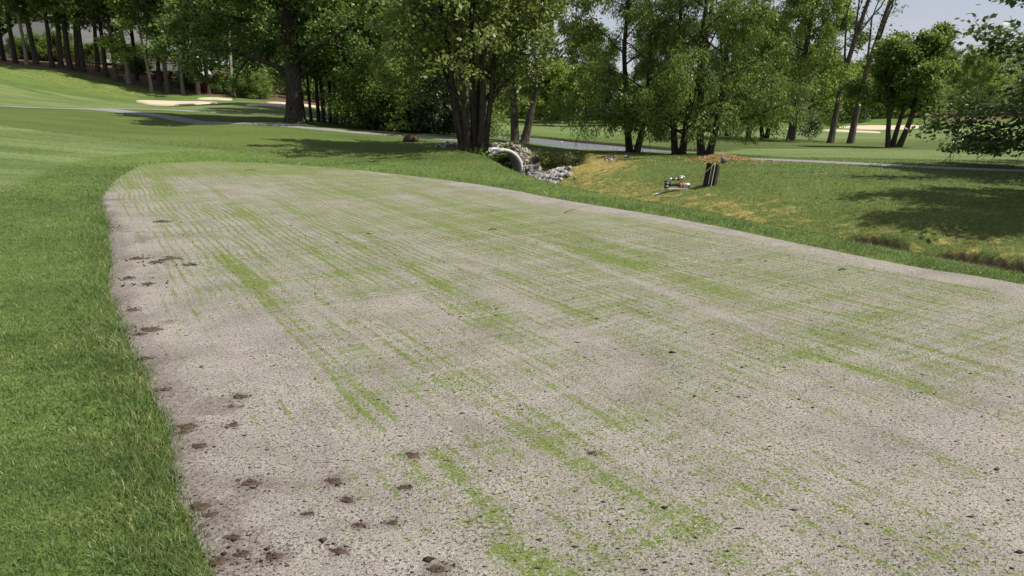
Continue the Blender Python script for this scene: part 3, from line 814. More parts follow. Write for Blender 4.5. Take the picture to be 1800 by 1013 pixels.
def make_tree(name, seed, stems, spec, leafmat, barkmat, loc, label, group=None, rz=0, cat='tree'):
    g = Grow(seed, spec)
    root = empty(name, loc, rz, label=label, cat=cat, group=group)
    for (ox, oy), d, L, r in stems:
        g.branch(0, (ox, oy, -0.25), d, L, r)
    rg = np.random.default_rng(seed + 1)
    for pts, rad in g.stems:
        L = np.linalg.norm(pts[-1] - pts[0]); 
        p2, r2 = refine(pts, rad, 5)
        h = np.linalg.norm(p2 - p2[0], axis=1)
        k = spec
        base = r2 * (1 + k.get('flare', .5) * np.exp(-h / k.get('flare_h', .5)))
        link('trunk', tubes_mesh('trunk', [(p2, base, 14 if base[0] > .2 else 9)], barkmat, .05, rg), root)
    if g.limbs: link('limbs', tubes_mesh('limbs', [(p, r_, {1: 7, 2: 5}.get(lv, 3)) for p, r_, lv in g.limbs], barkmat), root)
    v, f = g.leaves()
    link('crown', mesh_np('crown', v, f, False, leafmat), root)
    return root

def place(root, x, y, rz=0, sc=1.0, label=None, group=None, dz=0.0, first=False, sz=None):
    o = root if first else copy_tree(root)
    o.location = (x, y, h1(x, y) + dz); o.rotation_euler = (0, 0, rz); o.scale = (sc, sc, sz or sc)
    if label: o['label'] = label
    if group: o['group'] = group
    return o

def at(px, d): return (px - 900) / FPX * (d * math.cos(PITCH) + 1.5 * math.sin(PITCH)), d     # a place by sight line and depth
def spot(px, d):
    x = at(px, d)[0]; return (x, d, h1(x, d))

round_shape = lambda t: .55 + .75 * math.sin(math.pi * min(1, t * .8 + .15))
dome = lambda t: 1.15 - .75 * t
spec_oak = dict(levels=3, n=[20, 8, 7], t0=[.16, .2, .15], ang=[66, 48, 45], ratio=[.50, .48, .5], rr=[.42, .5, .5], wander=[.05, .12, .16, .2], trop=[.05, .01, -.02, -.06],
                taper=.35, shape=dome, flare=.75, flare_h=.45, zmin=2.2, leaf=dict(n=46, size=.19, spread=(.22, .22, .16), up=.8, aspect=.7))
make_tree('oak_tree', 11, [((0, 0), (.02, 0, 1), 13, .50)], spec_oak, M['oak'], M['bark_dark'], spot(521, 41), 'massive dark-leaved tree with a thick flared trunk between the two paths')

spec_multi = dict(levels=3, n=[9, 6, 5], t0=[.22, .2, .15], ang=[60, 45, 45], ratio=[.46, .5, .5], rr=[.45, .5, .5], wander=[.05, .12, .16, .2], trop=[.02, .03, .0, -.04],
                  taper=.25, shape=dome, flare=.5, flare_h=.5, zmin=1.9, leaf=dict(n=15, size=.17, spread=(.17, .17, .10), up=.9, aspect=.65))
make_tree('multi_stem_maple', 23, [((-.28, 0), (-.12, .02, 1), 9, .14), ((-.12, -.12), (-.05, -.06, 1), 10, .15), ((.08, .05), (.02, .05, 1), 10.5, .16), ((.24, -.08), (.08, -.04, 1), 10, .15), ((.38, .06), (.14, .06, 1), 9, .13), ((.1, .22), (.02, .14, 1), 9.5, .14), ((-.3, .16), (-.30, .1, 1), 7, .09)],
          spec_multi, M['maple'], M['bark_dark'], spot(832, 28.4), 'maple with many dark stems fanning from one base beside the culvert')

spec_two = dict(levels=3, n=[12, 6, 6], t0=[.38, .25, .2], ang=[58, 48, 45], ratio=[.34, .5, .5], rr=[.4, .5, .5], wander=[.035, .12, .16, .2], trop=[.03, .0, -.03, -.12],
                taper=.3, shape=dome, flare=.45, flare_h=.4, zmin=2.6, leaf=dict(n=30, size=.17, spread=(.2, .2, .16), up=.8, aspect=.6))
make_tree('twin_trunk_tree', 31, [((-.22, 0), (-.01, 0, 1), 10.5, .20), ((.2, .02), (.20, .02, 1), 10.5, .20)], spec_two, M['maple'], M['bark'], spot(913, 36), 'tree with two bare grey trunks in a V above the culvert')

spec_weep = dict(levels=3, n=[13, 7, 7], t0=[.11, .2, .15], ang=[74, 45, 50], ratio=[.42, .48, .74], rr=[.4, .5, .4], wander=[.06, .12, .14, .1], trop=[.03, .0, -.12, -.48],
                 taper=.25, shape=dome, flare=.4, flare_h=.4, zmin=.5, rmin=.004, leaf=dict(n=25, size=.13, spread=(.10, .10, .10), up=.3, droop=-1.0, aspect=.36))
weep = make_tree('weeping_tree', 41, [((-.12, 0), (-.06, 0, 1), 8.5, .16), ((.14, .05), (.20, .05, 1), 8.5, .15)], spec_weep, M['mid'], M['bark_dark'], spot(1113, 33), 'twin-stemmed weeping tree at the near edge of the pond')
place(weep, *spot(1195, 31)[:2], 2.2, .98, 'weeping tree with hanging twigs, middle of three by the pond end', 'weeping trees beside the pond')
place(weep, *spot(1240, 30)[:2], .12, 1.0, 'weeping tree whose second stem leans right, just behind the straw mound', 'weeping trees beside the pond')
weep['group'] = 'weeping trees beside the pond'
for (px, d, rz, sc, lb) in [(1318, 60, 1.0, 1.05, 'weeping tree in deep shade beyond the lawn, left of its pair'), (1346, 58, 3.3, 1.1, 'weeping tree in deep shade beyond the lawn, right of its pair'), (1280, 66, 4.6, 1.2, 'weeping tree farthest back behind the pond end trees')]:
    place(weep, *spot(px, d)[:2], rz, sc, lb, 'shaded trees beyond the lawn')

spec_elm = dict(levels=3, n=[22, 8, 8], t0=[.10, .2, .15], ang=[66, 46, 46], ratio=[.50, .48, .55], rr=[.38, .5, .45], wander=[.04, .12, .15, .15], trop=[.04, .03, -.02, -.16],
                taper=.25, shape=dome, flare=.5, flare_h=.45, zmin=.95, leaf=dict(n=34, size=.20, spread=(.20, .20, .16), up=.6, droop=-.5, aspect=.5))
elm = make_tree('elm_tree', 53, [((0, 0), (.05, 0, 1), 11.5, .30)], spec_elm, M['lite'], M['bark'], spot(1391, 54), 'tall yellow-green full-crowned tree beyond the lawn, left of two thin tall trees')

spec_bare = dict(levels=3, n=[9, 5, 4], t0=[.30, .3, .3], ang=[32, 35, 40], ratio=[.40, .5, .5], rr=[.55, .55, .5], wander=[.03, .14, .2, .22], trop=[.01, .06, .03, .0],
                 taper=.3, shape=dome, flare=.5, flare_h=.5, zmin=3.2, leaf=dict(n=6, size=.20, spread=(.2, .2, .16), up=.6, aspect=.6))
bare = make_tree('thin_leaved_tree', 61, [((0, 0), (.10, 0, 1), 15, .21)], spec_bare, M['mid'], M['bark'], spot(1461, 50), 'tall thinly leaved leaning tree beside the yellow-green tree', 'thinly leaved leaning trees')
place(bare, *spot(1497, 50)[:2], .5, 1.0, 'tall thinly leaved leaning tree standing in front of the far bunkers', 'thinly leaved leaning trees')

spec_tri = dict(levels=3, n=[9, 7, 6], t0=[.30, .2, .15], ang=[50, 46, 46], ratio=[.42, .5, .5], rr=[.45, .5, .5], wander=[.05, .12, .16, .18], trop=[.03, .03, .0, -.04],
                taper=.3, shape=dome, flare=.4, flare_h=.35, zmin=2.0, leaf=dict(n=34, size=.17, spread=(.2, .2, .14), up=.8, aspect=.62))
make_tree('three_stem_tree', 71, [((-.25, 0), (-.10, 0, 1), 5.6, .15), ((0, .1), (.06, .05, 1), 5.8, .14), ((.25, 0), (.30, -.02, 1), 6.0, .17)], spec_tri, M['mid'], M['bark_dark'], spot(1572, 41), 'small round-crowned tree on three dark stems on the shaded lawn')

spec_over = dict(levels=3, n=[22, 9, 8], t0=[.12, .15, .12], ang=[76, 48, 46], ratio=[.66, .46, .46], rr=[.4, .5, .5], wander=[.04, .10, .15, .18], trop=[.04, .0, -.03, -.10],
                 taper=.3, shape=dome, flare=.5, flare_h=.4, zmin=.75, leaf=dict(n=50, size=.165, spread=(.22, .22, .14), up=.9, droop=-.6, aspect=.6))
spec_over['zmin'] = .45
over = make_tree('spreading_tree', 83, [((0, 0), (-.02, 0, 1), 9.0, .33)], spec_over, M['over'], M['bark_dark'], (19.6, 19.9, h1(19.6, 19.9)), 'dense dark tree with low branches reaching in from the right edge')
over.scale = (1.2, 1.2, .86)
place(over, 14.3, 12.0, 2.0, .84, 'neighbouring dense tree outside the frame that shades the bank lawn')

# bushy trees and thicket behind the path
spec_bush = dict(levels=2, n=[9, 8], t0=[.04, .1], ang=[52, 48], ratio=[.72, .55], rr=[.6, .5], wander=[.08, .14, .2], trop=[.02, -.02, -.06], taper=.3, shape=dome, flare=.1, zmin=.02, leaf=dict(n=70, size=.15, spread=(.22, .22, .18), up=.8, aspect=.6))
bush = make_tree('leafy_bush', 91, [((-.3, 0), (-.3, 0, 1), 3.0, .07), ((0, .1), (0, .2, 1), 3.4, .08), ((.3, 0), (.35, -.1, 1), 3.0, .07)], spec_bush, M['mid'], M['bark_dark'], spot(655, 40), 'bright leafy bush at the path edge nearest the dark stem thicket', 'bushes behind the path')
darkbush = make_tree('evergreen_bush', 93, [((-.3, 0), (-.3, 0, 1), 2.6, .07), ((0, .1), (0, .2, 1), 3.0, .08), ((.3, 0), (.35, -.1, 1), 2.6, .07), ((0, -.2), (.05, -.5, 1), 2.2, .06)], spec_bush, M['dark'], M['bark_dark'], spot(768, 41), 'dark evergreen bush behind the path left of the maple')
for px, d, rz, sc, lb in [(700, 41.5, 1.3, 1.0, 'leafy bush arching over the path, second from the stem thicket'), (735, 43, 2.4, 1.1, 'leafy bush just left of the dark evergreen bush'), (690, 46, 4.0, 1.45, 'taller leafy bush rising behind the path bushes'), (790, 47, 5.1, 1.4, 'tall leafy bush rising behind the dark evergreen bush')]:
    place(bush, *spot(px, d)[:2], rz, sc, lb, 'bushes behind the path')
spec_dec = dict(levels=3, n=[18, 7, 6], t0=[.22, .2, .15], ang=[58, 46, 46], ratio=[.40, .48, .52], rr=[.4, .5, .45], wander=[.04, .12, .15, .18], trop=[.04, .03, .0, -.06],
                taper=.25, shape=round_shape, flare=.4, flare_h=.5, zmin=1.6, rmin=.012, leaf=dict(n=34, size=.30, spread=(.3, .3, .22), up=.8, aspect=.7, tri=True))
thick = make_tree('dark_stem_thicket', 95, [((-1.2, 0), (-.03, 0, 1), 8, .10), ((-.85, .3), (.02, 0, 1), 9, .12), ((-.45, -.1), (.0, .02, 1), 9, .14), ((-.15, .3), (.05, 0, 1), 8.5, .11), ((.25, 0), (.02, 0, 1), 9, .13), ((.75, .2), (.04, 0, 1), 9.5, .20)],
          dict(spec_dec, n=[8, 6, 5], zmin=1.9, leaf=dict(n=34, size=.17, spread=(.25, .25, .2), up=.8, aspect=.6)), M['mid'], M['bark_dark'], spot(584, 44), 'thicket of dark upright stems right of the massive tree')
dec = make_tree('broadleaf_tree', 101, [((0, 0), (0, .02, 1), 15, .27)], spec_dec, M['wood'], M['bark'], spot(640, 58), 'tall broadleaf tree behind the bushes beside the stem thicket', 'tall trees behind the bushes')
decl = make_tree('broadleaf_tree', 103, [((0, 0), (.03, .0, 1), 15, .25)], spec_dec, M['lite'], M['bark_lite'], spot(735, 60), 'tall light-green tree rising behind the path bushes', 'tall trees behind the bushes')
place(dec, *spot(805, 66)[:2], 2.0, 1.0, 'tall broadleaf tree seen between the maple stems', 'tall trees behind the bushes')
place(decl, *spot(690, 66)[:2], 1.4, 1.0, 'tall light tree farthest back behind the bushes', 'tall trees behind the bushes')
place(dec, *spot(610, 70)[:2], 4.0, 1.05, 'tall broadleaf tree just behind the stem thicket', 'tall trees behind the bushes')

# single trees across the pond
spec_sm = dict(spec_dec, n=[14, 6, 5], zmin=.9)
sm = make_tree('small_round_tree', 111, [((0, 0), (0, 0, 1), 7, .13)], dict(spec_sm, leaf=dict(n=40, size=.26, spread=(.3, .3, .25), up=.8, aspect=.7, tri=True)), M['lite'], M['bark_dark'], spot(1001, 100), 'small yellow-green round tree across the pond', 'single trees on the far fairway')
spec_cone = dict(levels=2, n=[26, 8], t0=[.05, .1], ang=[78, 50], ratio=[.30, .4], rr=[.3, .5], wander=[.02, .06, .1], trop=[.0, -.02, -.05], taper=.1, shape=lambda t: 1.25 - 1.15 * t, zmin=.3, rmin=.01, leaf=dict(n=60, size=.26, spread=(.25, .25, .2), up=.6, aspect=.5, tri=True))
cone = make_tree('conical_evergreen', 113, [((0, 0), (0, 0, 1), 8.5, .16)], spec_cone, M['dark'], M['bark_dark'], spot(1064, 104), 'dark conical evergreen across the pond beside the small round tree', 'single trees on the far fairway')
for px, d, rz, sc, rt, lb in [(955, 108, 2.0, 1.1, 1, 'single far tree seen just right of the twin trunks'), (1030, 112, 3.0, 1.3, 0, 'far tree standing left of the dark conical evergreen'), (1150, 112, 1.0, 1.2, 0, 'far tree seen between the weeping trees'), (885, 112, 4.4, 1.3, 0, 'far tree seen between maple and twin trunks')]:
    place((dec, sm)[rt], *spot(px, d)[:2], rz, sc if rt else sc * .62, lb, 'single trees on the far fairway')

# the wood on the left hill: trunks one can tell apart
spec_wood = dict(spec_dec, n=[13, 6, 6], t0=[.30, .2, .15], ratio=[.30, .48, .5], zmin=4.0, leaf=dict(n=30, size=.36, spread=(.35, .35, .25), up=.8, aspect=.7, tri=True))
w1 = make_tree('wood_tree', 121, [((0, 0), (.02, 0, 1), 19, .30)], spec_wood, M['wood'], M['bark_dark'], spot(40, 90), 'x')
w2 = make_tree('wood_tree', 123, [((0, 0), (.03, 0, 1), 18, .24)], dict(spec_wood, zmin=3.2), M['mid'], M['bark_lite'], spot(62, 90), 'x')
spec_pine = dict(levels=2, n=[34, 9], t0=[.30, .15], ang=[80, 46], ratio=[.24, .42], rr=[.3, .5], wander=[.015, .07, .12], trop=[.01, .02, .03], taper=.2, shape=lambda t: 1.1 - .7 * t, zmin=5, rmin=.015, leaf=dict(n=46, size=.34, spread=(.28, .28, .16), up=.9, aspect=.3, tri=True))
w3 = make_tree('pine_tree', 125, [((0, 0), (.0, 0, 1), 21, .28)], spec_pine, M['pine'], M['bark'], spot(20, 92), 'x')
w4 = make_tree('wood_tree', 127, [((0, 0), (.02, 0, 1), 15, .20)], dict(spec_wood, t0=[.22, .2, .15], zmin=2.6), M['lite'], M['bark_lite'], spot(272, 88), 'x')
ORD = ['first', 'second', 'third', 'fourth', 'fifth', 'sixth', 'seventh', 'eighth', 'ninth', 'tenth', 'eleventh', 'twelfth', 'thirteenth', 'fourteenth', 'fifteenth', 'sixteenth', 'seventeenth', 'eighteenth', 'nineteenth', 'twentieth', 'twenty-first', 'twenty-second', 'twenty-third', 'twenty-fourth', 'twenty-fifth']
WOOD = [(8, 92, 3), (24, 94, 1), (44, 91, 1), (63, 90, 2), (80, 93, 3), (107, 90, 1), (121, 91, 3), (137, 90, 1), (150, 91, 3), (160, 90, 1), (184, 93, 3), (198, 90, 1), (214, 89, 3), (235, 89, 2), (250, 93, 1), (273, 87, 4), (287, 93, 3), (300, 88, 3), (327, 90, 2), (341, 96, 1), (354, 90, 2), (371, 92, 1), (414, 92, 2), (440, 100, 1), (470, 100, 3)]
kinds = {1: (w1, 'broadleaf with a dark trunk'), 2: (w2, 'broadleaf with a pale trunk'), 3: (w3, 'tall pine with a bare trunk'), 4: (w4, 'light-green tree with a thin pale trunk')}
rgw = np.random.default_rng(5); seen = set()
for i, (px, d, kd) in enumerate(WOOD):
    rt, what = kinds[kd]
    place(rt, *spot(px, d)[:2], rgw.uniform(0, 6.28), rgw.uniform(.88, 1.12), f'{what}, {ORD[i]} trunk from the left along the hill wood', 'trees at the edge of the hill wood', first=kd not in seen)
    seen.add(kd)
for px, d, rz, sc, lb in [(58, 101, 1, .8, 'shrub under the wood against the uppermost house'), (96, 102, 2, 1.0, 'shrub under the wood at the corner of the uppermost house'), (128, 104, 3, 1.1, 'shrub filling the gap between upper and middle house'), (176, 101, 4, .8, 'shrub in front of the deck of the middle house'), (243, 103, 5, 1.0, 'shrub between the middle house and the white house'), (262, 101, 2.5, .7, 'shrub at the left corner of the white house'), (432, 90, 0, .8, 'low shrub at the wood edge left of the sand behind the massive tree'), (462, 92, 2, .9, 'low shrub at the wood edge nearest the massive trunk'), (398, 94, 1, .7, 'low shrub at the wood edge behind the small upper bunker'), (335, 95, 3, .55, 'small shrub among the pale trunks in front of the white house')]:
    place(bush, *spot(px, d)[:2], rz, sc, lb, 'shrubs at the wood edge')

# far woods that read as one mass
def woodland(name, label, spots, seed, mat, per=1500, size=.55):
    rg = np.random.default_rng(seed); V_, F_ = [], []; b = 0
    for x, y, hgt, rad in spots:
        z0 = h1(x, y)
        nb = 46
        th = rg.uniform(0, 6.28, nb); zz = rg.uniform(.0, 1, nb); rr = rad * np.sqrt(rg.uniform(.1, 1, nb)) * np.sin(np.pi * np.clip(zz * .70 + .28, 0, 1)) ** .6
        c = np.c_[x + rr * np.cos(th), y + rr * np.sin(th), z0 + zz * hgt * .93]
        n = per; k = rg.integers(0, nb, n)
        p = c[k] + rg.normal(0, 1, (n, 3)) * np.array([rad * .22, rad * .22, rad * .16])
        p[:, 2] = np.maximum(p[:, 2], z0 + .1)
        v, f = leaf_quads(p, rg.normal(0, 1, (n, 3)) + [0, 0, -.3], rg.normal(0, .7, (n, 3)) + [0, 0, .7], size * rg.uniform(.6, 1.3, n), .75, True)
        V_.append(v); F_.append(f + b); b += len(v)
    o = link(name, mesh_np(name, np.concatenate(V_), np.concatenate(F_), False, mat), label=label, cat='woods', kind='stuff')
rgf = np.random.default_rng(77)
woodland('woodland', 'dense dark wood rising behind the houses on the hill', [(-150 + 4.2 * i + rgf.uniform(-2, 2), rgf.uniform(128, 160) + 12 * (i % 3), rgf.uniform(18, 26), rgf.uniform(5, 7.5)) for i in range(36)] + [(-112 + 5 * i + rgf.uniform(-2, 2), rgf.uniform(121, 126), rgf.uniform(14, 20), rgf.uniform(4, 6)) for i in range(12)], 1, M['wood'], 1500, .75)
woodland('woodland', 'far treeline closing the fairway beyond the pond', [(-22 + 2.6 * i + rgf.uniform(-1, 1), rgf.uniform(118, 132) + 7 * (i % 3), rgf.uniform(5.5, 9), rgf.uniform(2.8, 4.2)) for i in range(34)], 2, M['mid'], 1600, .5)
woodland('woodland', 'far wooded slope behind the bunkers at the right', [(46 + 3.1 * i + rgf.uniform(-1.5, 1.5), rgf.uniform(132, 150) + 14 * (i % 3), rgf.uniform(8.5, 12.5) + .04 * i, rgf.uniform(3.5, 6)) for i in range(40)], 3, M['wood'], 1600, .6)
woodland('woodland', 'dark undergrowth and trees behind the massive trunk', [(-40 + 2.4 * i + rgf.uniform(-1, 1), rgf.uniform(94, 104) + 6 * (i % 3), rgf.uniform(7, 14), rgf.uniform(2.8, 4)) for i in range(15)], 4, M['wood'], 1500, .5)
for px, d, rz, sc, rt, lb in [(1520, 118, 1, .55, decl, 'small light tree on the rise behind the far bunkers'), (1600, 128, 2, .70, dec, 'round-topped far tree behind the three-stem tree'), (1650, 126, 3, .66, dec, 'far tree on the skyline right of the three-stem tree'), (1440, 122, 4, .6, dec, 'far tree seen between yellow-green tree and thin tall trees'), (1560, 135, 5, .74, dec, 'far tree standing dark behind the rise of the bunkers'), (1710, 120, 0, .66, decl, 'far tree on the skyline beside the overhanging branches')]:
    place(rt, *spot(px, d)[:2], rz, sc, lb, 'trees behind the far bunkers')
sap = make_tree('pale_sapling', 131, [((0, 0), (0, 0, 1), 1.9, .03), ((.1, 0), (.15, 0, 1), 1.6, .02)], dict(spec_bush, zmin=.25, leaf=dict(n=10, size=.16, spread=(.12, .12, .12), up=.6, aspect=.5)), M['pale'], M['bark'], spot(1424, 56), 'small pale sapling right of the yellow-green tree')
# ------------------------------------------------------------------ stone, culvert, bank things
def stone_mat(name, cols):
    m = Mat(name); g = m.n('ShaderNodeNewGeometry')
    col = m.ramp(g.outputs['Random Per Island'], [(i / (len(cols) - 1), c) for i, c in enumerate(cols)])
    n = m.noise(m.coord(), 30, 4)
    col = m.mix(1.0, col, m.ramp(n, [(0.3, (.7, .7, .7)), (0.7, (1.15, 1.15, 1.12))]), 'MULTIPLY')
    return m.pbr(col, .9, 0, .2, m.bump(n, .4, .02))
M['stone'] = stone_mat('rubble_stone', [(.05, .05, .052), (.13, .125, .12), (.24, .235, .23), (.40, .395, .385), (.17, .15, .13)])
M['rock'] = stone_mat('grey_rock', [(.14, .135, .13), (.20, .19, .18)])
ICO = None
def ico():
    global ICO
    if ICO is None:
        t = (1 + 5 ** .5) / 2
        v = np.array([(-1, t, 0), (1, t, 0), (-1, -t, 0), (1, -t, 0), (0, -1, t), (0, 1, t), (0, -1, -t), (0, 1, -t), (t, 0, -1), (t, 0, 1), (-t, 0, -1), (-t, 0, 1)], float)
        v /= np.linalg.norm(v[0])
        f = np.array([(0, 11, 5), (0, 5, 1), (0, 1, 7), (0, 7, 10), (0, 10, 11), (1, 5, 9), (5, 11, 4), (11, 10, 2), (10, 7, 6), (7, 1, 8), (3, 9, 4), (3, 4, 2), (3, 2, 6), (3, 6, 8), (3, 8, 9), (4, 9, 5), (2, 4, 11), (6, 2, 10), (8, 6, 7), (9, 8, 1)])
        ICO = (v, f)
    return ICO
def lumps(C_, S_, rg, rough=.18):
    v, f = ico(); n = len(C_)
    V_ = v[None] * (1 + rg.normal(0, rough, (n, 12, 1))) * S_[:, None, :]
    a = rg.uniform(0, 6.28, n); c, s = np.cos(a), np.sin(a)
    x = V_[..., 0] * c[:, None] - V_[..., 1] * s[:, None]; y = V_[..., 0] * s[:, None] + V_[..., 1] * c[:, None]
    V_ = np.stack([x, y, V_[..., 2]], -1) + C_[:, None, :]
    return V_.reshape(-1, 3), (f[None] + (np.arange(n) * 12)[:, None, None]).reshape(-1, 3)

# culvert: a corrugated concrete-lined pipe with a pale ring
t = empty('culvert', (CULV[0], CULV[1], CZ), label='round concrete culvert mouth in the stony bank of the ditch', cat='culvert')
cd3 = np.array([CDIR[0], CDIR[1], 0]); sd3 = np.array([-CDIR[1], CDIR[0], 0]) * -1; up3 = np.array([0, 0, 1.0])
def ring_pts(r, al, n=40): 
    return [cd3 * al + r * (math.cos(a) * sd3 + math.sin(a) * up3) for a in np.arange(n) * 2 * math.pi / n]
def lathe(prof, n=40):
    V_ = []; 
    for r, al in prof: V_ += ring_pts(r, al, n)
    f = [(i * n + k, i * n + (k + 1) % n, (i + 1) * n + (k + 1) % n, (i + 1) * n + k) for i in range(len(prof) - 1) for k in range(n)]
    return V_, f
V_, f_ = lathe([(CR - .12, .3), (CR - .13, .0), (CR - .11, -.03), (CR - .02, -.03), (CR, .0), (CR, 3.0)])
mb = MB(); mb.add(V_, f_); mb.build('pipe_ring', M['concrete'], t, True)
prof = [(CR - .13 + (.018 if k % 2 else -.012), .05 + k * .055) for k in range(60)]
V_, f_ = lathe(prof); mb = MB(); mb.add(V_, f_)
V_, f_ = lathe([(CR - .1, 3.3), (.001, 3.3)]); mb.add(V_, f_)
mb.build('corrugated_lining', simple('lining', (.30, .30, .29), .8, var=.25), t, True)

rgs = np.random.default_rng(9)
def on_ground(xy, lift=0.0): return np.c_[xy, H(xy[:, 0], xy[:, 1]) + lift]
# stones packed round the ring and down to the ditch
xy = []
while len(xy) < 300:
    al = rgs.uniform(-.9, 1.5); ac = rgs.normal(0, 1.0)
    if al < .75 and abs(ac) < .82: continue
    if ac > .6: continue
    p = CULV + CDIR * al + np.array([-CDIR[1], CDIR[0]]) * ac
    xy.append(p)
for _ in range(330): xy.append(CULV + CDIR * rgs.uniform(-.75, 1.5) + np.array([-CDIR[1], CDIR[0]]) * rgs.uniform(-1.7, -.84))
xy = np.array(xy); S_ = rgs.uniform(.03, .08, (len(xy), 1)) * rgs.uniform(.7, 1.25, (len(xy), 3))
v, f = lumps(on_ground(xy, .01), S_, rgs)
M['tanstone'] = stone_mat('tan_rubble', [(.07, .062, .05), (.19, .165, .135), (.30, .27, .225), (.42, .40, .36), (.24, .20, .155)])
link('rubble', mesh_np('rubble', v, f, False, M['tanstone']), label='small pale rubble packed over and beside the culvert ring', cat='rubble', kind='stuff')
xy = np.c_[rgs.normal(1.15, .55, 800), rgs.normal(26.9, .9, 800)]
xy = xy[(xy[:, 0] > .3) & (xy[:, 0] < 2.2) & (xy[:, 1] < 28.9)]
S_ = rgs.uniform(.045, .115, (len(xy), 1)) * rgs.uniform(.65, 1.25, (len(xy), 3))
v, f = lumps(on_ground(xy, .04), S_, rgs)
link('riprap', mesh_np('riprap', v, f, False, M['stone']), label='heap of broken grey and white stones lining the ditch beside the culvert', cat='stones', kind='stuff')
xy = np.c_[rgs.normal(-2.75, .22, 60), rgs.normal(30.3, .5, 60)]
v, f = lumps(on_ground(xy, .02), rgs.uniform(.05, .11, (60, 1)) * rgs.uniform(.7, 1.2, (60, 3)), rgs)
link('stones', mesh_np('stones', v, f, False, M['stone']), label='scatter of pale stones in the shade left of the maple', cat='stones', kind='stuff')
q = hit(1075, 279)
xy = np.c_[rgs.normal(q[0], .22, 40), rgs.normal(q[1], .35, 40)]
v, f = lumps(on_ground(xy, .015), rgs.uniform(.03, .07, (40, 1)) * rgs.uniform(.7, 1.2, (40, 3)), rgs)
link('stones', mesh_np('stones', v, f, False, M['stone']), label='low patch of grey stones on top of the dry bank', cat='stones', kind='stuff')

def boulder(name, loc, size, mat, label, seed, cat='rock'):
    rg = np.random.default_rng(seed); v, f = ico(); v = v.copy(); f = [tuple(q) for q in f]
    for _ in range(2):
        vv = [tuple(p) for p in v]; cache = {}; nf = []
        def mid(a, b):
            k = (min(a, b), max(a, b))
            if k not in cache:
                m_ = (np.array(vv[a]) + np.array(vv[b])) / 2; cache[k] = len(vv); vv.append(tuple(m_ / np.linalg.norm(m_)))
            return cache[k]
        for a, b, c in f:
            x, y, z = mid(a, b), mid(b, c), mid(c, a); nf += [(a, x, z), (b, y, x), (c, z, y), (x, y, z)]
        v = np.array(vv); f = nf
    pl = rg.normal(0, 1, (9, 3)); pl /= np.linalg.norm(pl, axis=1)[:, None]; dd = rg.uniform(.55, .9, 9)
    for n_, d_ in zip(pl, dd):
        k = v @ n_ - d_; v = v - np.where(k > 0, k, 0)[:, None] * n_ * .9
    v = v * (1 + rg.normal(0, .015, (len(v), 1))) * np.array(size)
    link(name, mesh_np(name, v, np.array(f), False, mat), label=label, cat=cat, loc=loc)
q = hit(1272, 287); boulder('rock', (q[0], q[1], h1(q[0], q[1]) + .08), (.13, .11, .12), M['rock'], 'grey rock on the orange straw mound behind the timber post', 1)
q = hit(722, 249); boulder('old_stump', (q[0], q[1], h1(q[0], q[1]) + .08), (.36, .3, .25), simple('stump_wood', (.075, .05, .035), .95, var=.4, scale=8), 'low brown rotten stump in the shade by the path', 2, 'stump')
q = hit(841, 283); boulder('rock', (.02, 28.55, h1(.02, 28.55) + .05), (.2, .16, .17), simple('tan_rock', (.42, .37, .30), .9), 'pale tan rock set in the rubble right of the culvert ring', 3)

# ivy over the retaining bank right of the culvert
rgi = np.random.default_rng(17)
n = 6500
px = rgi.uniform(1.1, 2.95, n); pz = rgi.uniform(0, 1, n)
top = -.06 - .10 * (px - .78); bot = -.62 - .22 * np.sin((px - .78) * 1.6) 
yy = 29.2 + .25 * (px - .78) + rgi.normal(0, .06, n) + .75 * (pz > .82) * rgi.uniform(0, 1, n) + .12 * vnoise(px * 3, pz * 4, 3)
P3 = np.c_[px, yy, bot + (top - bot) * pz]
v, f = leaf_quads(P3, rgi.normal(0, 1, (n, 3)) + [0, -.3, -.8], rgi.normal(0, .5, (n, 3)) + [0, -1, .5], rgi.uniform(.05, .11, n), .85)
t = empty('ivy_wall', (1.7, 29.5, -.4), label='dark ivy hanging over the low retaining bank right of the culvert', cat='ivy')
o = link('ivy', mesh_np('ivy', v - np.array([1.7, 29.5, -.4]), f, False, M['ivy']), t)
mb = MB(); mb.box((0.05, .24, -.22), (1.85, .30, .72), rotz(.22), .04); mb.build('retaining_wall', simple('old_wall', (.07, .06, .045), .95), t)

# fern-like shrub in the culvert mouth, weeds around the maple
def frond_shrub(name, loc, label, seed, n=46, L=.8, mat='mid'):
    rg = np.random.default_rng(seed); t = empty(name, loc, label=label, cat='shrub'); PP, AA = [], []; stems = []
    for i in range(n):
        a = rg.uniform(0, 6.28); e = rg.uniform(.5, 1.35); p = np.array([rg.normal(0, .16), rg.normal(0, .12), 0]); d = np.array([math.cos(a) * math.cos(e), math.sin(a) * math.cos(e), math.sin(e)]); pts = [p]
        for k in range(6): d = unit(d + [0, 0, -.13]); p = p + d * L * rg.uniform(.12, .2); pts.append(p)
        pts = np.array(pts); stems.append((pts, np.linspace(.008, .003, 7), 3))
        for k in range(1, 7):
            for j in range(6): PP.append(pts[k] + rg.normal(0, .03, 3)); AA.append((pts[k] - pts[k - 1]) * 4 + rg.normal(0, .5, 3))
    PP = np.array(PP); AA = np.array(AA)
    link('stems', tubes_mesh('stems', stems, M['bark_dark']), t)
    v, f = leaf_quads(PP, AA, rg.normal(0, .5, PP.shape) + [0, 0, 1], rg.uniform(.09, .17, len(PP)), .42)
    link('leaves', mesh_np('leaves', v, f, False, M[mat]), t)
frond_shrub('shrub', (-.62, 28.55, h1(-.62, 28.55)), 'leafy green shrub growing in front of the culvert mouth', 3, 60, 1.05)
frond_shrub('shrub', (-1.2, 27.6, h1(-1.2, 27.6)), 'low green shrub at the foot of the maple stems', 4, 30, .7)

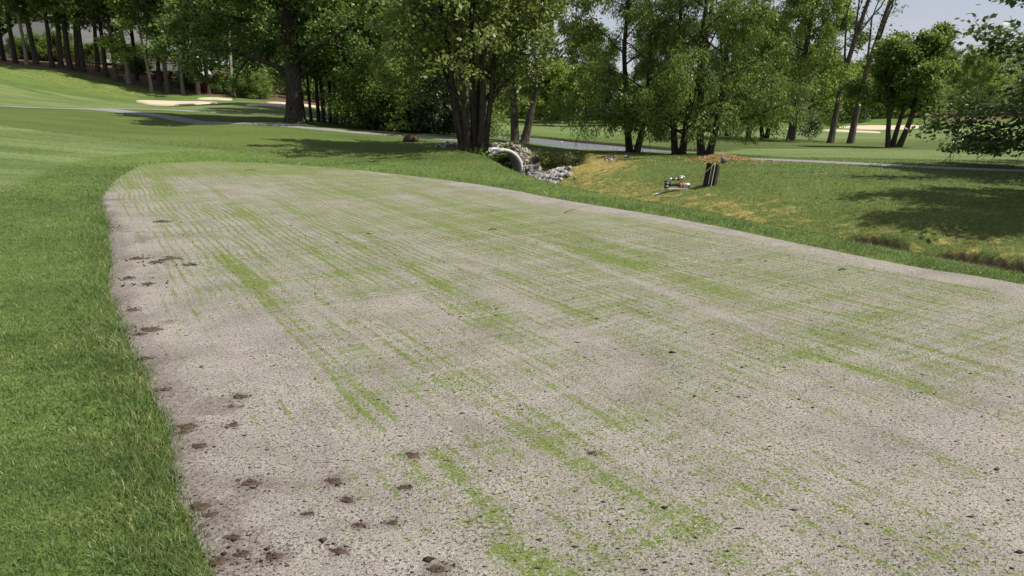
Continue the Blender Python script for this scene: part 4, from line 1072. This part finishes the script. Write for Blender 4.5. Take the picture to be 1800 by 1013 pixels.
# ------------------------------------------------------------------ valve assembly, post, cord, hose
M['iron'] = simple('cast_iron', (.06, .06, .065), .5, .4, .3, 20)
M['galv'] = simple('galvanised_pipe', (.42, .42, .41), .4, .6, .2, 20)
M['white'] = simple('white_paint', (.55, .53, .49), .6, 0, .25, 22)
M['brass'] = simple('brass', (.42, .30, .14), .4, .7, .25, 18)
M['orange'] = simple('orange_coupling', (.36, .11, .045), .5, 0, .2, 18)
M['board'] = simple('pale_board', (.50, .46, .38), .85, 0, .2, 9)
q = hit(1190, 335); vx, vy = q[0], q[1]; vz = h1(vx, vy)
t = empty('irrigation_valve', (vx, vy, vz), -.08, label='dirty pipe and valve assembly lying on the dry bank', cat='valve')
mb = MB(); mb.box((.02, 0, .03), (.66, .20, .04), None, .008); mb.build('base_board', M['board'], t)
mb = MB(); mb.box((-.27, -.02, .15), (.10, .14, .22), rotz(-.4), .015); fb = mb.build('flange_block', M['iron'], t)
for dz in (.20, .11):
    mb = MB(); mb.box((-.268, -.085, dz), (.05, .03, .05), rotz(-.4), .006); mb.build('port', M['white'], fb)
mb = MB(); mb.tube([(-.22, 0, .13), (.06, 0, .13)], .032, 12); mb.tube([(-.19, 0, .13), (-.16, 0, .13)], .052, 12); mb.tube([(.02, 0, .13), (.05, 0, .13)], .052, 12); mb.build('lower_pipe', M['iron'], t, True)
mb = MB(); mb.tube([(.06, 0, .13), (.09, 0, .13)], .07, 16); mb.tube([(.12, 0, .13), (.15, 0, .13)], .072, 16); mb.build('coupling', M['orange'], t, True)
mb = MB(); mb.tube([(.085, 0, .13), (.125, 0, .13)], .055, 16); mb.build('coupling_band', M['white'], t, True)
mb = MB(); mb.tube([(.15, 0, .13), (.165, 0, .13), (.30, 0, .13), (.315, 0, .13)], [.055, .064, .064, .055], 16); mb.build('strainer', M['galv'], t, True)
mb = MB(); mb.tube([(-.20, 0, .17), (-.20, 0, .24), (-.19, 0, .275), (-.16, 0, .29), (-.12, 0, .29)], [.04, .042, .045, .042, .04], 12); mb.build('elbow', M['galv'], t, True)
mb = MB(); mb.tube([(-.12, 0, .29), (.02, 0, .29)], .024, 10); mb.build('upper_pipe', M['brass'], t, True)
mb = MB(); mb.tube([(-.13, 0, .29), (-.10, 0, .29)], .045, 12); mb.tube([(.0, 0, .29), (.04, 0, .29)], .045, 12); mb.build('union', M['iron'], t, True)
mb = MB(); mb.tube([(.03, 0, .29), (.06, 0, .30), (.10, 0, .31), (.14, 0, .31)], [.035, .05, .05, .03], 12); mb.tube([(.10, 0, .30), (.10, 0, .15)], .025, 10); mb.build('valve_body', M['galv'], t, True)
mb = MB(); mb.box((.10, 0, .365), (.11, .03, .025), rotz(.3), .008); mb.tube([(.10, 0, .31), (.10, 0, .36)], .012, 8); mb.tube([(.14, 0, .33), (.175, 0, .335)], .034, 10); mb.build('valve_handle', M['white'], t, True)
t.scale = (.98, .98, .98)

q = hit(1247, 327); px_, py_ = q[0], q[1]; pz_ = h1(px_, py_)
t = empty('timber_post', (px_, py_, pz_), .35, label='short leaning dark timber post with two white stripes', cat='post')
t.rotation_euler = (R(3), R(7), .45); t.scale = (1.12, 1.12, .98)
wood_d = bark_mat('weathered_dark_timber', (.012, .011, .010), (.05, .04, .032), 9); wood_g = bark_mat('weathered_grey_timber', (.06, .06, .05), (.17, .165, .14), 9)
mb = MB(); mb.box((-.02, 0, .20), (.20, .19, .72), None, .012); mb.build('post_core', wood_d, t)
mb = MB(); mb.box((.105, .0, .18), (.045, .20, .66), None, .008); mb.build('side_board', wood_g, t)
mb = MB(); mb.box((.052, -.105, .19), (.055, .02, .68), None, .006); mb.build('front_board', simple('brown_timber', (.075, .05, .035), .9, var=.4, scale=25), t)
mb = MB(); mb.box((-.045, -.103, .24), (.018, .012, .60), None, .003); mb.build('white_stripe', M['white'], t)
mb = MB(); mb.box((-.112, -.085, .28), (.016, .012, .50), None, .003); mb.build('white_stripe', M['white'], t)
mb = MB()
a = np.array([px_ + .05, py_ - .20, pz_ + .56]); b = np.array([vx + .33, vy - .02, vz + .2]); 
mb.tube([a + (b - a) * k / 8 - np.array([0, 0, .03 * math.sin(math.pi * k / 8)]) for k in range(9)], .011, 6)
mb.build('cord', simple('straw_cord', (.60, .50, .26), .8), None, True, label='taut straw-coloured cord from timber post to pipe assembly', cat='cord')
mb = MB(); L_ = smooth_line([(vx - .62, vy - .02), (vx - .5, vy - .03), (vx - .38, vy - .02), (vx - .28, vy)], 5)
mb.tube([(x, y, h1(x, y) + .03) for x, y in L_], [.022 * (.5 + .5 * min(1, i / 4)) for i in range(len(L_))], 8)
mb.build('hose', M['white'], None, True, label='short white hose end leading from the pipe assembly on the bank', cat='hose')

# straw over the dirt mound
rgm = np.random.default_rng(8); n = 2600
xy = np.c_[rgm.normal(7.05, .55, n), rgm.normal(24.2, .75, n)]; P3 = on_ground(xy, .02)
v, f = leaf_quads(P3, rgm.normal(0, 1, (n, 3)) * [1, 1, .25], rgm.normal(0, .3, (n, 3)) + [0, 0, 1], rgm.uniform(.08, .2, n), .12)
link('straw', mesh_np('straw', v, f, False, leaf_mat('straw_blade', (.20, .105, .045), (.42, .24, .11), trans=.1)), label='orange pine straw spread over the dirt mound behind the timber post', cat='straw', kind='stuff')

# ------------------------------------------------------------------ houses on the hill, garden things
M['roof'] = simple('grey_shingle', (.125, .123, .12), .9, 0, .3, 3.5)
M['wallw'] = simple('white_siding', (.50, .50, .50), .7, 0, .06, 2)
M['glass'] = simple('window_glass', (.03, .035, .04), .12, 0, .1, 2, .5)
def house(loc, rz, w, dp, wh, rh, label, wins, deck=None, over=.5):
    t = empty('house', loc, rz, label=label, cat='house')
    mb = MB(); mb.box((0, 0, wh / 2 - 1.5), (w, dp, wh + 3.0)); mb.add([(-w / 2, -dp / 2, wh), (-w / 2, dp / 2, wh), (-w / 2, 0, wh + rh), (w / 2, -dp / 2, wh), (w / 2, dp / 2, wh), (w / 2, 0, wh + rh)], [(0, 2, 1), (3, 4, 5)])
    mb.build('wall', M['wallw'], t)
    W = w / 2 + over; k = rh / (dp / 2); Dp = dp / 2 + over; mb = MB(); th = .2
    for sy in (-1, 1):
        v = [(-W, 0, wh + rh + .02), (W, 0, wh + rh + .02), (W, sy * Dp, wh - over * k), (-W, sy * Dp, wh - over * k)]
        v = v + [(x, y, z + th) for x, y, z in v]
        mb.add(v, [(0, 1, 2, 3), (4, 5, 6, 7), (0, 1, 5, 4), (2, 3, 7, 6), (1, 2, 6, 5), (0, 3, 7, 4)])
    rf = mb.build('roof', M['roof'], t)
    mb = MB(); mb.box((w * .25, .4, wh + rh + .3), (.8, .8, 1.6)); mb.build('chimney', simple('chimney_brick', (.22, .15, .12), .9), rf)
    for x, z, ww, hh in wins:
        mb = MB(); mb.box((x, -dp / 2 - .04, z), (ww + .24, .10, hh + .24)); wi = mb.build('window', M['white'], t)
        mb = MB(); mb.box((x, -dp / 2 - .10, z), (ww, .04, hh)); mb.build('pane', M['glass'], wi)
        mb = MB(); mb.box((x, -dp / 2 - .13, z), (.06, .03, hh)); mb.box((x, -dp / 2 - .131, z), (ww, .03, .06)); mb.build('muntin', M['white'], wi)
    if deck:
        z, d = deck
        mb = MB(); mb.box((0, -dp / 2 - d / 2, z), (w * .9, d, .25)); dk = mb.build('deck', M['wallw'], t)
        n = int(w * .9 / .35)
        mb = MB(); mb.box((0, -dp / 2 - d + .06, z + 1.05), (w * .9, .12, .14)); mb.build('handrail', M['white'], dk)
        for i in range(n + 1):
            mb = MB(); mb.box((-w * .45 + i * w * .9 / n, -dp / 2 - d + .06, z + .56), (.10, .08, .86)); mb.build('baluster', M['white'], dk)
        for x in (-.42, -.14, .14, .42):
            mb = MB(); mb.box((w * x, -dp / 2 - d + .2, z - 1.65), (.22, .22, 3.05)); mb.build('deck_post', M['white'], dk)
    return t
def hq(px, py, d): q = D(px, py, d); return (q[0], q[1], q[2])
house(hq(75, 116, 108), -.5, 9.0, 8, 2.2, 3.6, 'grey-roofed house at the top of the hill behind dark trunks', [(-3, 1.2, 1.0, 1.2), (0, 1.2, 1.0, 1.2), (3, 1.2, 1.0, 1.2)])
house(hq(202, 129, 112), .35, 8.5, 8, 4.0, 3.6, 'middle house with broad pale roof and white railed deck', [(-2.6, 2.9, 1.0, 1.1), (-.6, 2.9, 1.0, 1.1), (1.6, 2.9, 1.2, 1.1)], (1.3, 2.0))
house(hq(308, 150, 110), .05, 8.6, 8, 4.6, 2.6, 'white house with rows of windows lowest on the hill', [(-3.2, 3.4, .8, 1.2), (-1.6, 3.4, .8, 1.2), (0.4, 3.4, .8, 1.2), (1.6, 3.4, .8, 1.2), (3.2, 3.4, .8, 1.2), (-2.4, 1.2, 1, 1.2), (1.0, 1.2, 1.6, 1.3)], (1.9, 1.4))
az = make_tree('flowering_shrub', 141, [((0, 0), (0, 0, 1), 1.1, .04), ((.1, 0), (.4, 0, 1), 1.0, .03), ((-.1, 0), (-.4, .1, 1), 1.0, .03)], dict(spec_bush, n=[7, 6], leaf=dict(n=16, size=.17, spread=(.18, .18, .14), up=.7, aspect=.8)), M['red'], M['bark_dark'], spot(290, 98), 'dark red flowering shrub in front of the white house, left of its pair', cat='shrub')
place(az, *spot(304, 97)[:2], 2, .9, 'dark red flowering shrub in front of the white house, right of its pair')
az2 = make_tree('flowering_shrub', 143, [((0, 0), (0, 0, 1), 1.2, .04), ((.1, 0), (.4, 0, 1), 1.1, .03), ((-.1, 0), (-.4, .1, 1), 1.1, .03)], dict(spec_bush, n=[7, 6], leaf=dict(n=16, size=.17, spread=(.2, .2, .16), up=.7, aspect=.8)), M['pink'], M['bark_dark'], spot(363, 95), 'bright pink flowering shrub between trunks at the right of the wood', cat='shrub')
q = spot(222, 91); t = empty('park_bench', q, .1, label='small grey bench under the wood edge', cat='bench')
mb = MB(); mb.box((0, 0, .45), (1.3, .4, .06)); mb.build('seat', M['board'], t)
for x in (-.5, .5):
    mb = MB(); mb.box((x, 0, .2), (.1, .36, .44)); mb.build('leg', M['board'], t)

# ------------------------------------------------------------------ grass
PATHS = []
def blades(P_, h, w, lean, rg, seg=1, dirb=None):
    n = len(P_); a = rg.uniform(0, 6.28, n); side = np.c_[np.cos(a), np.sin(a), np.zeros(n)]
    b = rg.uniform(0, 6.28, n); out = np.c_[np.cos(b), np.sin(b), np.zeros(n)] * (lean * rg.uniform(.3, 1.3, n))[:, None]
    if dirb is not None: out = out + np.asarray(dirb)
    up = np.array([0, 0, 1.0]); h = h[:, None]; w = w[:, None]
    if seg == 1:
        v = np.stack([P_ - side * w * .5, P_ + side * w * .5, P_ + (up + out) * h], 1).reshape(-1, 3)
        return v, np.arange(len(v)).reshape(-1, 3)
    m = P_ + up * h * .6 + out * h * .35
    v = np.stack([P_ - side * w * .5, P_ + side * w * .5, m - side * w * .42, m + side * w * .42, P_ + up * h * .92 + out * h], 1).reshape(-1, 3)
    k = np.arange(n)[:, None] * 5
    return v, np.concatenate([k + [0, 1, 3], k + [0, 3, 2], k + [2, 3, 4]], 1).reshape(-1, 3)
rgg = np.random.default_rng(3)
GV, GF, gb = {'b': [], 'k': [], 'f': [], 'd': []}, {'b': [], 'k': [], 'f': [], 'd': []}, {'b': 0, 'k': 0, 'f': 0, 'd': 0}
def put(key, v, f):
    GV[key].append(v); GF[key].append(f + gb[key]); gb[key] += len(v)
BANDS = [(1.0, 3.4, 12500, .023, .0040, 2), (3.4, 5.6, 6500, .025, .0050, 2), (5.6, 9, 2600, .030, .0070, 1), (9, 14, 1000, .034, .010, 1), (14, 20, 420, .034, .014, 1), (20, 28, 130, .036, .022, 1)]
for y0, y1, dens, hh, ww, seg in BANDS:
    xl, xr = -.80 * y1 - 1.2, .80 * y1 + .6
    n = int((xr - xl) * (y1 - y0) * dens)
    x = rgg.uniform(xl, xr, n); y = rgg.uniform(y0, y1, n)
    ok = np.abs(x) < .80 * y + 1.2
    x, y = x[ok], y[ok]
    # quick reject well inside the tee
    u, v_ = to_uv(x, y); ok = ~((v_ > 1.4) & (v_ < 6.8) & (u > -5) & (u < 20.5)); x, y = x[ok], y[ok]
    td = poly_sd(TEE, x, y) + .05 * rgg.normal(0, 1, len(x)) * .6 + .10 * (fbm(x / .25, y / .25, 2) - .5) + .26 * (fbm(x / .6, y / .6, 92, 3) - .5)
    ok = td > -.05; x, y, td = x[ok], y[ok], td[ok]
    s, sg, arc = bank_axis(x, y); pd = poly_sd(POND, x, y)
    al = (x - CULV[0]) * CDIR[0] + (y - CULV[1]) * CDIR[1]; ac = -(x - CULV[0]) * CDIR[1] + (y - CULV[1]) * CDIR[0]
    jg = 0.35 * (fbm(x / 0.8, y / 0.8, 9) - 0.5)
    ok = (s > .25) & (pd > 1) & ~((sg > 0) & (arc > 16.5) & (s + .8 * jg < 1.11) & (scarp_mask(arc) > .4)) & ~((np.abs(ac) < 1.1) & (al > -1) & (al < 1.4))
    bank = (sg > 0) & (s < 5.5)
    ok &= ~bank | (rgg.uniform(0, 1, len(x)) < .75)
    x, y, td, bank, s = x[ok], y[ok], td[ok], bank[ok], s[ok]
    z = H(x, y)
    zz_ = zones(x, y, z)
    dz_ = (zz_[0] * .9 + 1.5 * (fbm(x / .45, y / .45, 66) - .5) * (zz_[0] > .1) + .25 * rgg.normal(0, 1, len(x)) > .42) & bank
    fz = zz_[3] + .3 * (fbm(x / .6, y / .6, 88) - .5) > .45
    fz &= ~bank
    fringe = np.exp(-(td / .28) ** 2)
    tuft = fbm(x / .16, y / .16, 50, 2)
    h = hh * rgg.uniform(.55, 1.25, len(x)) * (.7 + .6 * tuft) * (1 + 1.2 * fringe) * np.where(bank, 1.35, 1) * np.where(fz, .6, 1)
    w = ww * rgg.uniform(.7, 1.2, len(x))
    P_ = np.c_[x, y, z - .004]
    for key, mk in (('b', ~bank & ~fz), ('k', bank & ~dz_), ('d', dz_), ('f', fz)):
        if mk.sum(): put(key, *blades(P_[mk], h[mk], w[mk], .95, rgg, seg))
for key, nm, mt, lb in (('b', 'grass', M['blade'], 'short green lawn grass around the sanded tee'), ('k', 'grass', M['bankblade'], 'rough yellowing grass on the bank beyond the ditch'), ('f', 'grass', M['fairblade'], 'paler close-mown grass on the rise beyond the tee'), ('d', 'grass', M['dryblade'], 'dry golden grass tufts along the ditch bank')):
    if GV[key]: link(nm, mesh_np(nm, np.concatenate(GV[key]), np.concatenate(GF[key]), False, mt), label=lb, cat='grass', kind='stuff')

# seedlings standing in the sown rows
SV, SF, sb = [], [], 0
for y0, y1, dens, hh, ww in [(1.2, 3.6, 9000, .012, .0026), (3.6, 6, 4500, .013, .0036), (6, 10, 1600, .015, .006)]:
    n = int((1.6 * y1 + 2) * (y1 - y0) * dens * .6)
    x = rgg.uniform(-.8 * y1 - 1, .8 * y1 + 1, n); y = rgg.uniform(y0, y1, n)
    ok = (np.abs(x) < .8 * y + .8); x, y = x[ok], y[ok]
    sd = poly_sd(TEE, x, y); ok = sd < -.04; x, y, sd = x[ok], y[ok], sd[ok]
    cv = seed_cover(x, y) + .35 * (fbm(x / .05, y / .05, 61, 2) - .5)
    ok = rgg.uniform(0, 1, len(x)) < np.clip((cv - .26) / .5, 0, .9) ** 1.3; x, y, sd = x[ok], y[ok], sd[ok]
    P_ = np.c_[x, y, tee_z(x, y, sd)]
    v, f = blades(P_, hh * rgg.uniform(.5, 1.4, len(x)), ww * rgg.uniform(.7, 1.3, len(x)), .8, rgg)
    SV.append(v); SF.append(f + sb); sb += len(v)
link('seedlings', mesh_np('seedlings', np.concatenate(SV), np.concatenate(SF), False, M['sprout']), label='fine bright green seedlings sprouting in crossing rows on the sand', cat='seedlings', kind='stuff')

# soil crumbs and clods
M['crumb'] = stone_mat('soil_crumb', [(.018, .015, .013), (.045, .035, .028), (.095, .072, .056)])
n = 27000
OCT = (np.array([(1, 0, 0), (0, 1, 0), (-1, 0, 0), (0, -1, 0), (0, 0, 1), (0, 0, -.5)], float), np.array([(0, 1, 4), (1, 2, 4), (2, 3, 4), (3, 0, 4), (1, 0, 5), (2, 1, 5), (3, 2, 5), (0, 3, 5)]))
y = 1.4 + 11 * rgg.uniform(0, 1, n) ** 2.0; x = rgg.uniform(-1, 1, n) * (.78 * y + .6)
sd = poly_sd(TEE, x, y); ok = (sd < -.05) & (rgg.uniform(0, 1, n) < .2 + 1.0 * sstep(.35, .65, fbm(x / .7, y / .7, 33))); x, y, sd = x[ok], y[ok], sd[ok]
sz = rgg.lognormal(math.log(.0021), .55, len(x)); n = len(x)
V_ = OCT[0][None] * (1 + rgg.normal(0, .3, (n, 6, 1))) * (sz[:, None] * rgg.uniform(.6, 1.5, (n, 3)) * [1.7, 1.0, .7])[:, None, :]
v = (V_ + np.c_[x, y, tee_z(x, y, sd) + sz * .1][:, None, :]).reshape(-1, 3); f = (OCT[1][None] + (np.arange(n) * 6)[:, None, None]).reshape(-1, 3)
V2, F2, b2 = [v], [f], len(v)
for px, py, r in CLODS:
    ax, ay = P(px, py); m_ = int(24 * r); k_ = .027 * r * np.clip(ay / 3.6, .9, 1.6)
    xx = ax + rgg.normal(0, k_ * 1.4, m_); yy_ = ay + rgg.normal(0, k_, m_); sd_ = poly_sd(TEE, xx, yy_); sz_ = rgg.lognormal(math.log(.0030), .5, m_) * np.clip(ay / 4, 1, 1.8)
    V_ = OCT[0][None] * (1 + rgg.normal(0, .3, (m_, 6, 1))) * (sz_[:, None] * rgg.uniform(.6, 1.4, (m_, 3)) * [1.3, 1.3, .9])[:, None, :]
    V2.append((V_ + np.c_[xx, yy_, tee_z(xx, yy_, sd_) + sz_ * .3][:, None, :]).reshape(-1, 3)); F2.append((OCT[1][None] + (np.arange(m_) * 6)[:, None, None]).reshape(-1, 3) + b2); b2 += m_ * 6
v, f = np.concatenate(V2), np.concatenate(F2)
link('crumbs', mesh_np('crumbs', v, f, False, M['crumb']), label='dark soil crumbs strewn over the sanded tee', cat='crumbs', kind='stuff')
soilm = simple('moist_soil', (.085, .060, .046), .95, 0, .6, 110, .1, .9)
TENS = ['', '', 'twenty', 'thirty']
def ordinal(n): return ORD[n - 1] if n <= 20 else ('thirtieth' if n == 30 else TENS[n // 10] + '-' + ORD[n % 10 - 1])
rank = {c: k + 1 for k, c in enumerate(sorted(CLODS, key=lambda c: -c[1]))}
for i, (px, py, r) in enumerate(CLODS):
    where = 'beside the grass edge' if to_uv(*P(px, py))[1] < .75 else 'out on the pale sand'
    size_word = 'large' if r > 1.55 else 'small' if r < 1.05 else 'middling'
    ax, ay = P(px, py); s_ = .0165 * r * np.clip(ay / 3.6, .9, 1.6); nr, na = 7, 22
    th = np.arange(na) * 2 * math.pi / na; out_ = np.clip(1 + .45 * rgg.normal(0, 1, na), .45, 1.7); out_ = (out_ * 2 + np.roll(out_, 1) + np.roll(out_, -1)) / 4; asp_ = rgg.uniform(1.1, 2.3); rot_ = rgg.uniform(-.5, .5)
    v = [(0, 0, s_ * .2)]
    for k in range(1, nr + 1):
        rr_ = k / nr; jit_ = rgg.normal(0, .05, (2, na))
        for j in range(na):
            v.append((s_ * asp_ * (rr_ * out_[j] * math.cos(th[j]) + jit_[0, j]), s_ * (rr_ * out_[j] * math.sin(th[j]) + jit_[1, j]), (-.004 if k == nr else max(.0005, s_ * .30 * (1 - rr_ ** 2) * rgg.uniform(.3, 1.5) + abs(rgg.normal(0, .003))))))
    f = [(0, 1 + j, 1 + (j + 1) % na) for j in range(na)]
    for k in range(nr - 1):
        for j in range(na):
            a_, b_ = 1 + k * na + j, 1 + k * na + (j + 1) % na
            f += [(a_, a_ + na, b_ + na), (a_, b_ + na, b_)]
    v = np.array(v); f = np.array(f)
    sdv = poly_sd(TEE, np.array([ax]), np.array([ay]))
    link('soil_clod', mesh_np('soil_clod', v, f, False, soilm), label=f'{size_word} crumbly brown soil clod {where}, {ordinal(rank[(px, py, r)])} counting from the near edge', cat='soil clod', group='soil clods on the sand', loc=(ax, ay, float(tee_z(np.array([ax]), np.array([ay]), sdv)[0])))
# a few twigs
for i, (px, py, L, a, lb) in enumerate([(1480, 476, .10, .3, 'short dark stick lying on the sand near the ditch side'), (866, 405, .12, .1, 'short dark stick on the far middle of the sand'), (1003, 372, .55, 1.1, 'long thin pale twig lying on the sand near the far edge'), (440, 300, .3, .2, 'dark clump of thatch on the green far end of the sand')]):
    ax, ay = P(px, py); mb = MB()
    mb.tube([(-L / 2, 0, .012), (0, .02 * L, .02), (L / 2, 0, .012)], [.006, .008, .005] if L < .4 else [.004, .005, .003], 6)
    o = mb.build('twig', M['bark_dark'], None, True, label=lb, cat='twig'); o.location = (ax, ay, 0); o.rotation_euler = (0, 0, a)
